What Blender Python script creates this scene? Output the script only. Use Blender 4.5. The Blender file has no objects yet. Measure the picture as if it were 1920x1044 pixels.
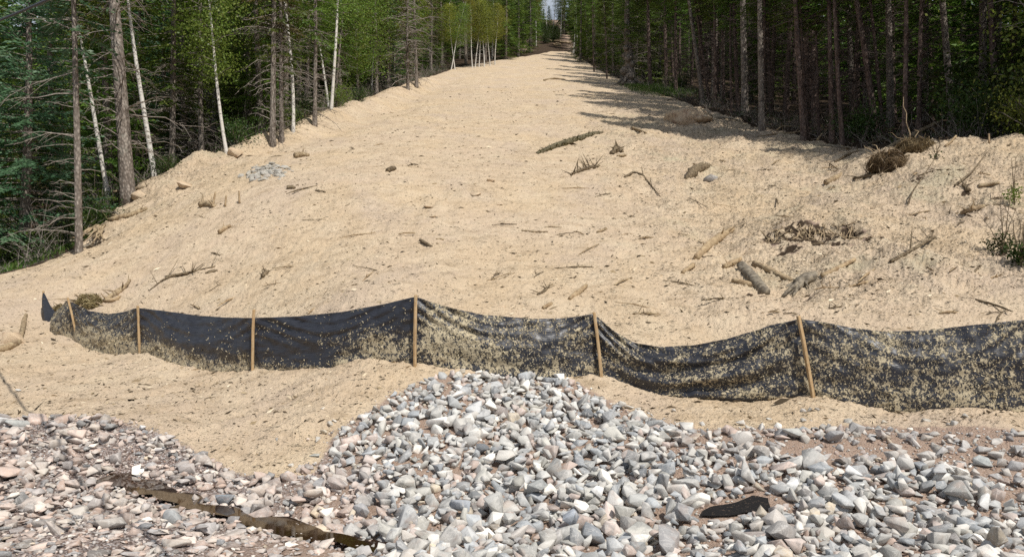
import bpy, math, random
import numpy as np
from mathutils import Vector, Matrix

# ---------------------------------------------------------------- camera, sky, sun, exposure
scene = bpy.context.scene
COL = scene.collection
R = math.radians
FPX, CX, CY, EYE = 1507.0, 960.0, 522.0, 1.7          # focal length and centre in photo pixels, eye height

cam_d = bpy.data.cameras.new("camera")
cam_d.sensor_width = 36.0
cam_d.lens = 36.0 * FPX / 1920.0
cam_d.clip_start, cam_d.clip_end = 0.1, 2000.0
cam = bpy.data.objects.new("camera", cam_d)
COL.objects.link(cam)
cam.location = (0, 0, EYE)
cam.rotation_euler = (R(90), 0, 0)
scene.camera = cam

SUN_EL, SUN_AZ = R(53), R(-54)                         # azimuth from +X (right of the picture) towards the viewer
SUN = Vector((math.cos(SUN_EL) * math.cos(SUN_AZ), math.cos(SUN_EL) * math.sin(SUN_AZ), math.sin(SUN_EL)))
world = bpy.data.worlds.new("World")
scene.world = world
world.use_nodes = True
wn = world.node_tree
wn.nodes.clear()
sky = wn.nodes.new("ShaderNodeTexSky")
sky.sky_type = 'NISHITA'
sky.sun_disc = False
sky.sun_elevation = SUN_EL
sky.sun_rotation = math.pi / 2 - SUN_AZ
bg = wn.nodes.new("ShaderNodeBackground")
bg.inputs['Strength'].default_value = 0.05
wo = wn.nodes.new("ShaderNodeOutputWorld")
# thin bright cloud drawn over the blue
_tc = wn.nodes.new("ShaderNodeTexCoord"); _mp = wn.nodes.new("ShaderNodeMapping"); _mp.inputs['Scale'].default_value = (2, 2, 5)
_cn = wn.nodes.new("ShaderNodeTexNoise"); _cn.inputs['Scale'].default_value = 1.6; _cn.inputs['Detail'].default_value = 5
_cr = wn.nodes.new("ShaderNodeMapRange"); _cr.inputs[1].default_value = .42; _cr.inputs[2].default_value = .60; _cr.inputs[4].default_value = .7
_cm = wn.nodes.new("ShaderNodeMix"); _cm.data_type = 'RGBA'; _cm.inputs[7].default_value = (14.0, 15.2, 17.0, 1)
wn.links.new(_tc.outputs['Generated'], _mp.inputs[0]); wn.links.new(_mp.outputs[0], _cn.inputs['Vector'])
_sx = wn.nodes.new("ShaderNodeSeparateXYZ"); wn.links.new(_tc.outputs['Generated'], _sx.inputs[0])
_sr = wn.nodes.new("ShaderNodeMapRange"); _sr.inputs[1].default_value = .25; _sr.inputs[2].default_value = .60; _sr.inputs[3].default_value = .20; _sr.inputs[4].default_value = 0.0
_sa = wn.nodes.new("ShaderNodeMath"); _sa.operation = 'ADD'
wn.links.new(_sx.outputs[2], _sr.inputs[0]); wn.links.new(_sr.outputs[0], _sa.inputs[0]); wn.links.new(_cn.outputs['Fac'], _sa.inputs[1])
wn.links.new(_sa.outputs[0], _cr.inputs[0]); wn.links.new(_cr.outputs[0], _cm.inputs[0]); wn.links.new(sky.outputs[0], _cm.inputs[6])
wn.links.new(_cm.outputs[2], bg.inputs['Color'])
wn.links.new(bg.outputs[0], wo.inputs['Surface'])

sun_d = bpy.data.lights.new("sun", 'SUN')
sun_d.energy = 4.6
sun_d.angle = R(0.5)
sun_d.color = (1.0, 0.955, 0.88)
sun = bpy.data.objects.new("sun", sun_d)
COL.objects.link(sun)
sun.rotation_euler = (-SUN).to_track_quat('-Z', 'Y').to_euler()

scene.view_settings.view_transform = 'Standard'
scene.view_settings.look = 'None'
scene.view_settings.gamma = 1.0
scene.view_settings.use_curve_mapping = False
scene.view_settings.exposure = 0.0
scene.render.engine = 'CYCLES'
scene.cycles.max_bounces = 6
scene.cycles.diffuse_bounces = 3
scene.cycles.transparent_max_bounces = 4
scene.cycles.use_denoising = False

random.seed(7)
RNG = np.random.default_rng(11)

# ---------------------------------------------------------------- numeric helpers
_perm = np.random.default_rng(3).permutation(65536).astype(np.int64)

def _hash(ix, iy, seed):
    a = _perm[(ix + seed * 131) & 65535]
    return _perm[(a + iy * 7 + seed * 17) & 65535]

def perlin(x, y, seed=0):
    x = np.asarray(x, float); y = np.asarray(y, float)
    ix = np.floor(x).astype(np.int64); iy = np.floor(y).astype(np.int64)
    fx = x - ix; fy = y - iy
    u = fx * fx * fx * (fx * (fx * 6 - 15) + 10); v = fy * fy * fy * (fy * (fy * 6 - 15) + 10)
    def g(dx, dy):
        h = _hash(ix + dx, iy + dy, seed) * (2 * np.pi / 65536)
        return np.cos(h) * (fx - dx) + np.sin(h) * (fy - dy)
    a = g(0, 0) * (1 - u) + g(1, 0) * u
    b = g(0, 1) * (1 - u) + g(1, 1) * u
    return (a * (1 - v) + b * v) * 1.5

def fbm(x, y, seed=0, octs=4, gain=0.5):
    s = 0; a = 1.0
    for i in range(octs):
        s = s + a * perlin(np.asarray(x) * 2 ** i, np.asarray(y) * 2 ** i, seed + i)
        a *= gain
    return s

def sstep(a, b, x):
    t = np.clip((np.asarray(x, float) - a) / (b - a), 0, 1)
    return t * t * (3 - 2 * t)

# ---------------------------------------------------------------- terrain
# centre profile of the cut slope: distance -> height
_CY = np.array([-200, 0, 5, 6.3, 7.4, 8.6, 9.6, 10.2, 12.8, 16, 20, 26, 33, 42, 55, 70, 85, 100, 120, 150, 200, 260], float)
_CZ = np.array([0, 0, -.25, -.3, -.16, .11, .44, .63, 1.43, 2.41, 3.78, 5.7, 7.81, 10.56, 14.47, 19.07, 23.8, 28.9, 35.9, 47.7, 66.0, 84.0], float)
def centre(y):
    return np.interp(y, _CY, _CZ)

def pix(px, py, Y):
    return ((px - CX) / FPX * Y, Y, EYE + (CY - py) / FPX * Y)

FENCE_BASE = [(80, 606, 15.2), (148, 645, 14.2), (262, 660, 13.0), (475, 690, 11.4), (780, 680, 10.2), (1125, 700, 10.2), (1525, 735, 9.3), (1940, 772, 8.6), (2250, 800, 8.2)]
_fb = np.array(FENCE_BASE, float)
def fence_depth(px):
    return np.interp(px, _fb[:, 0], _fb[:, 2])

CTRL_PIX = [
    # along the foot of the fence
    (80, 606, 15.2), (148, 645, 14.2), (215, 668, 13.3), (262, 660, 13.0), (330, 682, 12.4), (400, 692, 11.9), (475, 690, 11.4),
    (560, 688, 11), (640, 680, 10.7), (690, 668, 10.5), (780, 680, 10.2), (860, 690, 10.2), (960, 702, 10.2), (1060, 704, 10.2),
    (1125, 700, 10.2), (1170, 716, 10.1), (1240, 735, 9.95), (1320, 737, 9.8), (1400, 740, 9.6), (1525, 735, 9.3), (1600, 750, 9.1),
    (1680, 765, 9.0), (1760, 757, 8.9), (1940, 772, 8.6), (2250, 800, 8.2),
    # bank and riprap below the fence
    (480, 880, 7.9), (300, 800, 8.9), (620, 800, 8.7), (480, 760, 9.9), (780, 720, 9.7), (1000, 800, 8.6), (1000, 900, 7.4), (1000, 1000, 6.3),
    (1000, 1044, 5.8), (1400, 800, 8.3), (1400, 900, 7.1), (1400, 1000, 6.1), (1900, 815, 7.9), (1900, 900, 7), (1900, 1044, 5.7),
    (0, 620, 14.5), (0, 720, 11.5), (50, 800, 9.1), (50, 900, 7.4), (50, 1000, 5.6), (50, 1044, 5), (-250, 800, 9.3), (-250, 1000, 5.6),
    (170, 870, 7.9), (230, 915, 7.5), (350, 945, 7.0), (500, 985, 6.45), (650, 1018, 5.95), (780, 1040, 5.7), (400, 1030, 5.35), (250, 985, 6.0), (150, 940, 6.7),
    # left shoulder and the low ground beyond it
    (0, 530, 17.5), (90, 503, 18.3), (160, 478, 19.3), (240, 378, 24.5), (350, 318, 27.5), (0, 515, 22), (-60, 500, 24), (0, 455, 31), (-150, 470, 28), (-400, 500, 22), (100, 470, 23.5),
    (-300, 560, 16), (-400, 700, 11),
    # right mound
    (1850, 272, 19.5), (1750, 268, 20.3), (1700, 330, 18.8), (1920, 285, 18.3), (1920, 400, 15.4), (1800, 400, 16.2), (1560, 345, 21), (1600, 275, 26), (1500, 398, 16.3), (1600, 400, 16.6), (1500, 492, 14.0), (1430, 440, 16.5),
    (1600, 465, 14.0), (1750, 448, 14.0), (1700, 600, 10.9), (1500, 530, 13.0), (2100, 300, 17), (2100, 450, 13), (1910, 255, 24), (2000, 230, 26),
]
_pts = [pix(*c) for c in CTRL_PIX]
# bare slope and edges of the world
for x, y in [(-6, 20), (-3, 16), (0, 14), (0, 20), (3, 16), (3, 22), (-7, 27), (6, 27), (0, 27), (-9, 34), (0, 36), (9, 36), (-9, 45), (0, 45), (9, 45), (-2.4, 12.8), (0, 12.6), (2, 12.3)]:
    _pts.append((x, y, float(centre(y))))
for x in (-14, -7, 0, 7, 14):
    _pts.append((x, 3.4, 0.0)); _pts.append((x, 0, 0.0)); _pts.append((x, -6, 0.0))
_pts = np.array(_pts)
_px, _py = _pts[:, 0], _pts[:, 1]
_pr = _pts[:, 2] - centre(_py)

def _U(r2):
    return 0.5 * r2 * np.log(np.maximum(r2, 1e-9))
_n = len(_pts)
_K = _U((_px[:, None] - _px) ** 2 + (_py[:, None] - _py) ** 2) + np.eye(_n) * 0.02
_P = np.stack([np.ones(_n), _px, _py], 1)
_A = np.block([[_K, _P], [_P.T, np.zeros((3, 3))]])
_W = np.linalg.solve(_A, np.concatenate([_pr, np.zeros(3)]))

_GX = np.arange(-21, 18.01, 0.2); _GY = np.arange(-6, 46.01, 0.2)
_gx, _gy = np.meshgrid(_GX, _GY)
_R = np.full(_gx.shape, _W[_n])
_R = _R + _W[_n + 1] * _gx + _W[_n + 2] * _gy
for _i in range(_n):
    _R += _W[_i] * _U((_gx - _px[_i]) ** 2 + (_gy - _py[_i]) ** 2)
_R *= 1 - sstep(30, 45, _gy)

def bilinear(grid, x0, y0, st, x, y):
    fx = np.clip((x - x0) / st, 0, grid.shape[1] - 1.001); fy = np.clip((y - y0) / st, 0, grid.shape[0] - 1.001)
    ix = fx.astype(int); iy = fy.astype(int)
    u = fx - ix; v = fy - iy
    u = u * u * (3 - 2 * u) * .5 + u * .5; v = v * v * (3 - 2 * v) * .5 + v * .5
    return (grid[iy, ix] * (1 - u) + grid[iy, ix + 1] * u) * (1 - v) + (grid[iy + 1, ix] * (1 - u) + grid[iy + 1, ix + 1] * u) * v

def H0(x, y):
    x = np.asarray(x, float); y = np.asarray(y, float)
    z = centre(y) + bilinear(_R, -21, -6, 0.2, x, y)
    z = z - 2.2 * sstep(-12.5, -24, -(-x)) * sstep(20, 32, y)          # woods on the left lie a little lower
    z = z - 0.9 * sstep(11, 22, x) * sstep(26, 40, y)
    # windrow of earth along the left edge and the rut beside it
    xe = np.interp(y, [20, 26, 31, 45, 57, 70], [-11.5, -11.6, -8.6, -7.9, -7.3, -7.0])
    w = sstep(22, 28, y) * (1 - sstep(62, 72, y))
    z = z + w * (0.38 * (1 + .8 * perlin(y * .7, x * .5, 15)) * np.exp(-((x - xe - 0.2 - .3 * perlin(y * .5, 0 * y, 16)) / .9) ** 2) - 0.16 * (1 + perlin(y * .3, x * .3, 14)) * np.exp(-((x - xe - 1.8 - .4 * perlin(y * .25, 0 * y, 13)) / .8) ** 2))
    return z

def hit(px, py, h=H0):
    Y = np.geomspace(3.6, 230, 9000)
    d = EYE + (CY - py) / FPX * Y - h((px - CX) / FPX * Y, Y)
    k = np.nonzero(d <= 0)[0]
    k = k[0] if len(k) else len(Y) - 1
    y = Y[k]
    return np.array([(px - CX) / FPX * y, y, float(h((px - CX) / FPX * y, y))])

def poly_sd(poly, x, y):
    """signed distance, negative inside"""
    x = np.asarray(x, float); y = np.asarray(y, float)
    d = np.full(x.shape, 1e9); ins = np.zeros(x.shape, bool)
    for i in range(len(poly)):
        x1, y1 = poly[i - 1]; x2, y2 = poly[i]
        ex, ey = x2 - x1, y2 - y1
        t = np.clip(((x - x1) * ex + (y - y1) * ey) / (ex * ex + ey * ey + 1e-12), 0, 1)
        d = np.minimum(d, (x - x1 - t * ex) ** 2 + (y - y1 - t * ey) ** 2)
        c = ((y1 > y) != (y2 > y))
        xi = x1 + (y - y1) * ex / (ey if abs(ey) > 1e-9 else 1e-9)
        ins ^= c & (x < xi)
    d = np.sqrt(d)
    return np.where(ins, -d, d)


def H1(x, y):                                            # with lumps a person could trip on
    x = np.asarray(x, float); y = np.asarray(y, float)
    rough = rough_w(x, y)
    z = H0(x, y)
    z = z + 0.10 * fbm(x * .5, y * .4, 5, 4, .58) * (0.42 + rough)
    z = z + rough * (0.09 * fbm(x * 1.3, y * 1.3, 21, 3)) - hollow(x, y)[1]
    z = bed(x, y, z)
    return z

HOLLOWS = []
for _h in [(1490, 432, .50, .60, .22), (1535, 428, .46, .66, .24), (1452, 450, .30, .5, .16), (1592, 430, .30, .5, .18), (1478, 474, .34, .3, .08), (1560, 455, .4, .3, .08), (1645, 446, .30, .14, .10), (186, 450, .42, .34, .30), (1300, 338, .45, .16, .10),
           (1208, 288, .3, .14, .06), (1420, 552, .30, .10, .07), (1502, 548, .28, .14, .09), (1330, 480, .25, .08, .06), (1660, 322, .7, .3, .12), (1900, 470, .4, .25, .08), (1815, 360, .35, .15, .1), (1720, 345, .3, .2, .08)]:
    HOLLOWS.append((*hit(_h[0], _h[1])[:2], *_h[2:]))
def hollow(x, y):
    w = np.zeros(np.shape(x)); d = np.zeros(np.shape(x))
    for a, c, rx, ry, dp in HOLLOWS:
        q = np.exp(-(((x - a) / rx) ** 2 + ((y - c) / ry) ** 2) * 1.3)
        w = np.maximum(w, q); d = np.maximum(d, q * dp)
    return w, d

WZ = -.245
WATER = [(185, 893), (235, 890), (300, 905), (345, 930), (400, 948), (470, 962), (560, 985), (640, 1000), (720, 1015), (745, 1028), (690, 1036), (600, 1020), (520, 1002), (430, 982), (380, 965), (330, 945), (270, 930), (205, 912)]
WPOLY = np.array([(pix(a, c, (EYE - WZ) * FPX / (c - CY))[:2]) for a, c in WATER])
def bed(x, y, z):
    x, y, z = np.broadcast_arrays(x, y, z)
    k = (y > 5) & (y < 9) & (x < .5) & (x > -5)
    if not np.any(k): return z
    z = np.array(z)
    sd = poly_sd(WPOLY, x[k], y[k])
    z[k] = np.where(sd < .3, np.minimum(z[k], WZ - .05 + np.maximum(sd + .03, -.05) * .6), z[k])
    return z

def rough_w(x, y):
    a = sstep(1.0, 6.0, x) * sstep(10.5, 13, y) * (1 - sstep(34, 50, y))
    b = sstep(-7.5, -10.5, x) * sstep(19, 24, y) * (1 - sstep(60, 80, y)) * .8
    return np.clip(.12 + a + b, 0, 1)

# outlines on the ground, taken through the terrain into world x, y
MULCH_PIX = [(-300, 765), (0, 790), (120, 794), (230, 800), (330, 828), (400, 862), (450, 884), (520, 892), (585, 884), (615, 830), (640, 800), (735, 735), (830, 705),
             (1000, 700), (1090, 722), (1130, 745), (1240, 785), (1330, 800), (1500, 802), (1620, 790), (1760, 800), (1920, 812), (2250, 830)]
MULCH = [tuple(hit(*p)[:2]) for p in MULCH_PIX]
MULCH += [(15.5, 12), (14.5, 17.2), (12.9, 19.0), (11.2, 21.0), (10.6, 23.5), (11.3, 26.5), (10.6, 29), (10.3, 33), (10.0, 42), (9.7, 52), (9.4, 66), (9.0, 85), (8.8, 104), (8.4, 114),
          (5.6, 115), (3.6, 109), (-.8, 101), (-6.0, 88), (-7.4, 72), (-8.0, 57), (-8.8, 46), (-9.2, 36), (-10.0, 31), (-11.6, 27.5), (-12.0, 24.5), (-11.3, 21.6), (-11.5, 19.6), (-12.2, 18.5), (-13.4, 17.9), (-17, 17.0)]
MULCH = np.array(MULCH)

# ---------------------------------------------------------------- mesh helpers
def mk(name, V, F, mat=None, parent=None, smooth=False, attrs=None, link=True):
    V = np.asarray(V, np.float32).reshape(-1, 3)
    if not isinstance(F, list):
        F = [F]
    F = [np.asarray(f, np.int32) for f in F if len(f)]
    me = bpy.data.meshes.new(name)
    me.vertices.add(len(V)); me.vertices.foreach_set("co", V.ravel())
    loops = np.concatenate([f.ravel() for f in F])
    sizes = np.concatenate([np.full(len(f), f.shape[1], np.int32) for f in F])
    me.loops.add(len(loops)); me.loops.foreach_set("vertex_index", loops)
    me.polygons.add(len(sizes))
    starts = np.concatenate([[0], np.cumsum(sizes)[:-1]]).astype(np.int32)
    me.polygons.foreach_set("loop_start", starts)
    me.polygons.foreach_set("loop_total", sizes)
    if smooth:
        me.polygons.foreach_set("use_smooth", np.ones(len(sizes), bool))
    for k, a in (attrs or {}).items():
        a = np.asarray(a, np.float32)
        if a.ndim == 1:
            at = me.attributes.new(k, 'FLOAT', 'POINT'); at.data.foreach_set("value", a)
        else:
            if a.shape[1] == 3:
                a = np.concatenate([a, np.ones((len(a), 1), np.float32)], 1)
            at = me.attributes.new(k, 'FLOAT_COLOR', 'POINT'); at.data.foreach_set("color", a.ravel())
    me.update(calc_edges=True)
    if mat is not None:
        me.materials.append(mat)
    o = bpy.data.objects.new(name, me)
    if link:
        COL.objects.link(o)
    if parent is not None:
        o.parent = parent
    return o

def tag(o, label=None, cat=None, group=None, kind=None):
    if label: o['label'] = label
    if cat: o['category'] = cat
    if group: o['group'] = group
    if kind: o['kind'] = kind
    return o

def empty(name, loc=(0, 0, 0), rz=0.0):
    o = bpy.data.objects.new(name, None)
    o.empty_display_size = .2
    COL.objects.link(o)
    o.location = loc
    o.rotation_euler = (0, 0, rz)
    return o

class Geo:
    """collects verts and faces of one mesh"""
    def __init__(s):
        s.V = []; s.F = {}; s.n = 0; s.A = []
    def add(s, V, F, a=0.0):
        V = np.asarray(V, float).reshape(-1, 3)
        for f in (F if isinstance(F, list) else [F]):
            f = np.asarray(f, int)
            s.F.setdefault(f.shape[1], []).append(f + s.n)
        s.V.append(V); s.n += len(V)
        s.A.append(np.full(len(V), a) if np.isscalar(a) else np.asarray(a))
    def tube(s, P, r, k=6, a=0.0, cap=True):
        P = np.asarray(P, float); n = len(P)
        r = np.full(n, r) if np.isscalar(r) else np.asarray(r, float)
        T = np.gradient(P, axis=0); T /= np.linalg.norm(T, axis=1)[:, None] + 1e-12
        up = np.array([0, 0, 1.0]) if abs(T[0, 2]) < .9 else np.array([1.0, 0, 0])
        A = np.cross(T, up); A /= np.linalg.norm(A, axis=1)[:, None] + 1e-12
        B = np.cross(T, A)
        th = np.arange(k) * 2 * np.pi / k
        V = P[:, None] + r[:, None, None] * (np.cos(th)[None, :, None] * A[:, None] + np.sin(th)[None, :, None] * B[:, None])
        i = np.arange(n - 1)[:, None] * k; j = np.arange(k)[None]; j2 = (j + 1) % k
        F = np.stack([i + j, i + j2, i + k + j2, i + k + j], -1).reshape(-1, 4)
        fl = [F]
        if cap and k > 3:
            fl += [np.arange(k)[None, ::-1], (np.arange(k) + (n - 1) * k)[None]]
        elif cap:
            fl += [np.array([[2, 1, 0]]), np.array([[0, 1, 2]]) + (n - 1) * 3]
        s.add(V.reshape(-1, 3), fl, a)
    def cards(s, C, D, l, w, rng, flat=0.5, a=None, N=None):
        """leaf shaped diamonds at C along D; flat 1 keeps them level"""
        C = np.asarray(C, float); D = np.asarray(D, float); m = len(C)
        D = D / (np.linalg.norm(D, axis=1)[:, None] + 1e-9)
        N = rng.normal(size=(m, 3)) * (1 - flat) + np.array([0, 0, 1.0]) * flat if N is None else N
        S = np.cross(D, N); S /= np.linalg.norm(S, axis=1)[:, None] + 1e-9
        l = np.broadcast_to(l, (m,))[:, None] * .5; w = np.broadcast_to(w, (m,))[:, None] * .5
        V = np.stack([C - D * l, C + S * w - D * l * .15, C + D * l, C - S * w - D * l * .15], 1).reshape(-1, 3)
        F = np.arange(m * 4).reshape(m, 4)
        if a is None: a = rng.random(m)
        s.add(V, F, np.repeat(np.broadcast_to(a, (m,)), 4))
    def build(s, name, mat, parent=None, smooth=False, attr=None, extra=None):
        V = np.concatenate(s.V)
        F = [np.concatenate(f) for f in s.F.values()]
        at = {}
        if attr: at[attr] = np.concatenate(s.A)
        if extra: at.update(extra)
        return mk(name, V, F, mat, parent, smooth, at)

# ---------------------------------------------------------------- material helpers
class MB:
    def __init__(s, name):
        s.m = bpy.data.materials.new(name); s.m.use_nodes = True
        s.t = s.m.node_tree; s.t.nodes.clear()
        s.out = s.t.nodes.new("ShaderNodeOutputMaterial")
        s.b = s.t.nodes.new("ShaderNodeBsdfPrincipled")
        s.t.links.new(s.b.outputs[0], s.out.inputs['Surface'])
        s.b.inputs['Roughness'].default_value = .9
        s.b.inputs['Specular IOR Level'].default_value = .25
        s._co = None
    def n(s, typ, **kw):
        x = s.t.nodes.new(typ)
        for k, v in kw.items(): setattr(x, k, v)
        return x
    def link(s, a, b): s.t.links.new(a, b)
    def _set(s, inp, v):
        if v is None: return
        if isinstance(v, bpy.types.NodeSocket): s.link(v, inp)
        elif isinstance(v, (tuple, list)) and len(v) == 3 and inp.type == 'RGBA': inp.default_value = (*v, 1)
        else: inp.default_value = v
    @property
    def co(s):
        if s._co is None: s._co = s.n("ShaderNodeTexCoord").outputs['Object']
        return s._co
    def map(s, scale=(1, 1, 1), rot=(0, 0, 0), loc=(0, 0, 0), co=None):
        m = s.n("ShaderNodeMapping")
        s.link(co or s.co, m.inputs[0])
        m.inputs['Scale'].default_value = scale; m.inputs['Rotation'].default_value = rot; m.inputs['Location'].default_value = loc
        return m.outputs[0]
    def noise(s, scale, detail=3, rough=.55, co=None, dist=0):
        x = s.n("ShaderNodeTexNoise"); s.link(co or s.co, x.inputs['Vector'])
        x.inputs['Scale'].default_value = scale; x.inputs['Detail'].default_value = detail; x.inputs['Roughness'].default_value = rough
        x.inputs['Distortion'].default_value = dist
        return x.outputs['Fac']
    def voro(s, scale, co=None, feature='F1', out='Distance', rnd=1.0):
        x = s.n("ShaderNodeTexVoronoi", feature=feature); s.link(co or s.co, x.inputs['Vector'])
        x.inputs['Scale'].default_value = scale; x.inputs['Randomness'].default_value = rnd
        return x.outputs[out]
    def ramp(s, fac, stops, interp='LINEAR'):
        x = s.n("ShaderNodeValToRGB"); s.link(fac, x.inputs[0])
        r = x.color_ramp; r.interpolation = interp
        while len(r.elements) < len(stops): r.elements.new(.5)
        for e, (p, c) in zip(r.elements, stops):
            e.position = p; e.color = (*c, 1) if isinstance(c, (tuple, list)) else (c, c, c, 1)
        return x.outputs[0]
    def rng(s, fac, a, b, c=0.0, d=1.0):
        x = s.n("ShaderNodeMapRange", interpolation_type='SMOOTHSTEP'); s.link(fac, x.inputs[0])
        for i, v in enumerate((a, b, c, d)): x.inputs[1 + i].default_value = v
        return x.outputs[0]
    def mix(s, fac, a, b, mode='MIX'):
        x = s.n("ShaderNodeMix", data_type='RGBA', blend_type=mode)
        s._set(x.inputs[0], fac); s._set(x.inputs[6], a); s._set(x.inputs[7], b)
        return x.outputs[2]
    def math(s, op, a, b=None, clamp=False):
        x = s.n("ShaderNodeMath", operation=op, use_clamp=clamp)
        s._set(x.inputs[0], a); s._set(x.inputs[1], b)
        return x.outputs[0]
    def attr(s, name, out='Fac'):
        x = s.n("ShaderNodeAttribute", attribute_name=name); return x.outputs[out]
    def bump(s, h, strength=.5, dist=.02, normal=None):
        x = s.n("ShaderNodeBump"); s.link(h, x.inputs['Height'])
        s._set(x.inputs['Strength'], strength); x.inputs['Distance'].default_value = dist
        if normal is not None: s.link(normal, x.inputs['Normal'])
        return x.outputs[0]
    def rand(s):
        return s.n("ShaderNodeObjectInfo").outputs['Random']
    def done(s, color=None, rough=None, spec=None, normal=None):
        s._set(s.b.inputs['Base Color'], color); s._set(s.b.inputs['Roughness'], rough)
        s._set(s.b.inputs['Specular IOR Level'], spec); s._set(s.b.inputs['Normal'], normal)
        return s.m

M = {}
def mulch_nodes(b):
    """sprayed wood and straw mulch: colour and height"""
    n1 = b.noise(1.1, 4, .6); n2 = b.noise(.28, 3, .5)
    base = b.mix(b.rng(n2, .35, .65), (.520, .390, .252), (.508, .390, .280))
    base = b.mix(b.rng(n1, .38, .72, 0, .7), base, (.585, .475, .340))
    f1 = b.voro(46, b.map((1, .45, 1), (0, 0, .5))); f2 = b.voro(62, b.map((.4, 1, 1), (0, 0, .9)))
    f3 = b.noise(70, 3, .65)
    h = b.math('ADD', b.math('MULTIPLY', f1, .6), b.math('MULTIPLY', f2, .5))
    h = b.math('SUBTRACT', b.math('MULTIPLY', f3, .9), b.math('MULTIPLY', h, .7))
    return base, h, f3

def make_ground():
    b = MB("ground_cover")
    mul = b.attr('mulch'); lit = b.attr('litter'); grs = b.attr('grass'); rgh = b.attr('rough'); pav = b.attr('gravel')
    base, h, f3 = mulch_nodes(b)
    # dark gaps: soil between fibres and painted shade under clods, more where coarse
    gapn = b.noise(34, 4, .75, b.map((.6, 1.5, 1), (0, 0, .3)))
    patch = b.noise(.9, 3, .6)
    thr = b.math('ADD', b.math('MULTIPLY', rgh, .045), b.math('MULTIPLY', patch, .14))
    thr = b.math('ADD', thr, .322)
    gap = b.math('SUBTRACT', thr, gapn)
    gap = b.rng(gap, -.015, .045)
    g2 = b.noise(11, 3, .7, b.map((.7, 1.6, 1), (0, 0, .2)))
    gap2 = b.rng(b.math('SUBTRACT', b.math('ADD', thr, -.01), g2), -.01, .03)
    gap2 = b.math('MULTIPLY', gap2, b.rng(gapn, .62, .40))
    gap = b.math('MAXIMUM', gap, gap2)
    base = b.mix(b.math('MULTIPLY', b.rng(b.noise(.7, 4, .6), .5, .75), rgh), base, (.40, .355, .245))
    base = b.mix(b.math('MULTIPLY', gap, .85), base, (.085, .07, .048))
    base = b.mix(b.rng(f3, .3, .7, .0, .40), base, (.74, .62, .46))
    # bare reddish soil
    mot = b.noise(2.3, 5, .7, b.map((.8, 1.5, 1), (0, 0, .45)))
    base = b.mix(b.rng(mot, .47, .70, 0, .62), base, (.36, .27, .175))
    base = b.mix(b.rng(b.noise(.45, 4, .65, b.map((1, .55, 1), (0, 0, -.3), (5, 3, 0))), .5, .68, 0, .6), base, (.50, .40, .31))
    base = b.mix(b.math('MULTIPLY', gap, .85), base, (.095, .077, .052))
    soil = b.mix(b.noise(9, 5, .7), (.25, .165, .12), (.42, .31, .235))
    soil = b.mix(b.rng(b.noise(60, 3, .7), .45, .7), soil, (.42, .33, .27))
    # fine crushed gravel
    cv = b.voro(55, out='Color'); cw = b.n("ShaderNodeSeparateColor"); b.link(cv, cw.inputs[0])
    grav = b.ramp(cw.outputs[0], [(0, (.16, .14, .135)), (.4, (.33, .28, .26)), (.7, (.42, .33, .29)), (1, (.52, .50, .49))])
    grav = b.mix(b.rng(b.voro(55), .35, .75), grav, (.12, .085, .07))
    soil = b.mix(pav, soil, grav)
    # needle litter under the trees, also the painted dark of the hollows
    litc = b.mix(b.noise(14, 5, .75), (.022, .016, .011), (.085, .058, .038))
    grsc = b.mix(b.noise(18, 4, .7), (.045, .085, .02), (.13, .17, .04))
    edge = b.noise(7, 4, .75)
    def soft(w): return b.rng(b.math('ADD', w, b.math('MULTIPLY', b.math('SUBTRACT', edge, .5), .55)), .38, .62)
    c = b.mix(soft(lit), soil, litc)
    c = b.mix(soft(grs), c, grsc)
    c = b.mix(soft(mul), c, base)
    hs = b.math('ADD', b.math('MULTIPLY', b.voro(55), -.6), b.noise(24, 5, .7))
    mx = b.n("ShaderNodeMix", data_type='FLOAT'); b.link(soft(mul), mx.inputs[0]); b.link(hs, mx.inputs[2]); b.link(h, mx.inputs[3])
    nrm = b.bump(mx.outputs[0], .9, .022)
    return b.done(c, .95, .12, nrm)
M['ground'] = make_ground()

def make_rock():
    b = MB("crushed_stone")
    va = b.n("ShaderNodeVectorMath", operation='ADD'); b.link(b.co, va.inputs[0])
    sc = b.math('MULTIPLY', b.rand(), 23.0); b.link(sc, va.inputs[1]); b._co = va.outputs[0]
    col = b.attr('rock_colour', 'Color')
    v = b.noise(9, 5, .65, dist=.6)
    c = b.mix(b.rng(v, .28, .56, .55, 0), col, (.11, .115, .12))
    vein = b.noise(6, 3, .6, b.map((1, 2.6, .8), (.4, .8, .3)), dist=1.5)
    band = b.math('ABSOLUTE', b.math('SUBTRACT', vein, .52))
    c = b.mix(b.rng(band, 0, .025, .55, 0), c, (.62, .60, .57))
    c = b.mix(b.rng(b.noise(38, 3, .7), .5, .8, 0, .5), c, (.55, .52, .49))
    c = b.mix(b.rng(b.noise(5, 3, .6, b.map((1, 1, 1), loc=(3, 8, 1))), .55, .72, 0, .35), c, (.36, .24, .18))
    nrm = b.bump(b.math('ADD', b.noise(34, 5, .7), b.math('MULTIPLY', b.noise(8, 3, .6), .35)), .45, .008)
    return b.done(c, .82, .3, nrm)
M['rock'] = make_rock()

def make_field_stone():
    b = MB("mulch_dusted_stone")
    base, h, f3 = mulch_nodes(b)
    c = b.mix(b.rng(b.noise(5, 4, .6), .30, .48), (.30, .20, .14), base)
    return b.done(c, .9, .2, b.bump(h, .8, .015))
M['field_stone'] = make_field_stone()

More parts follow.
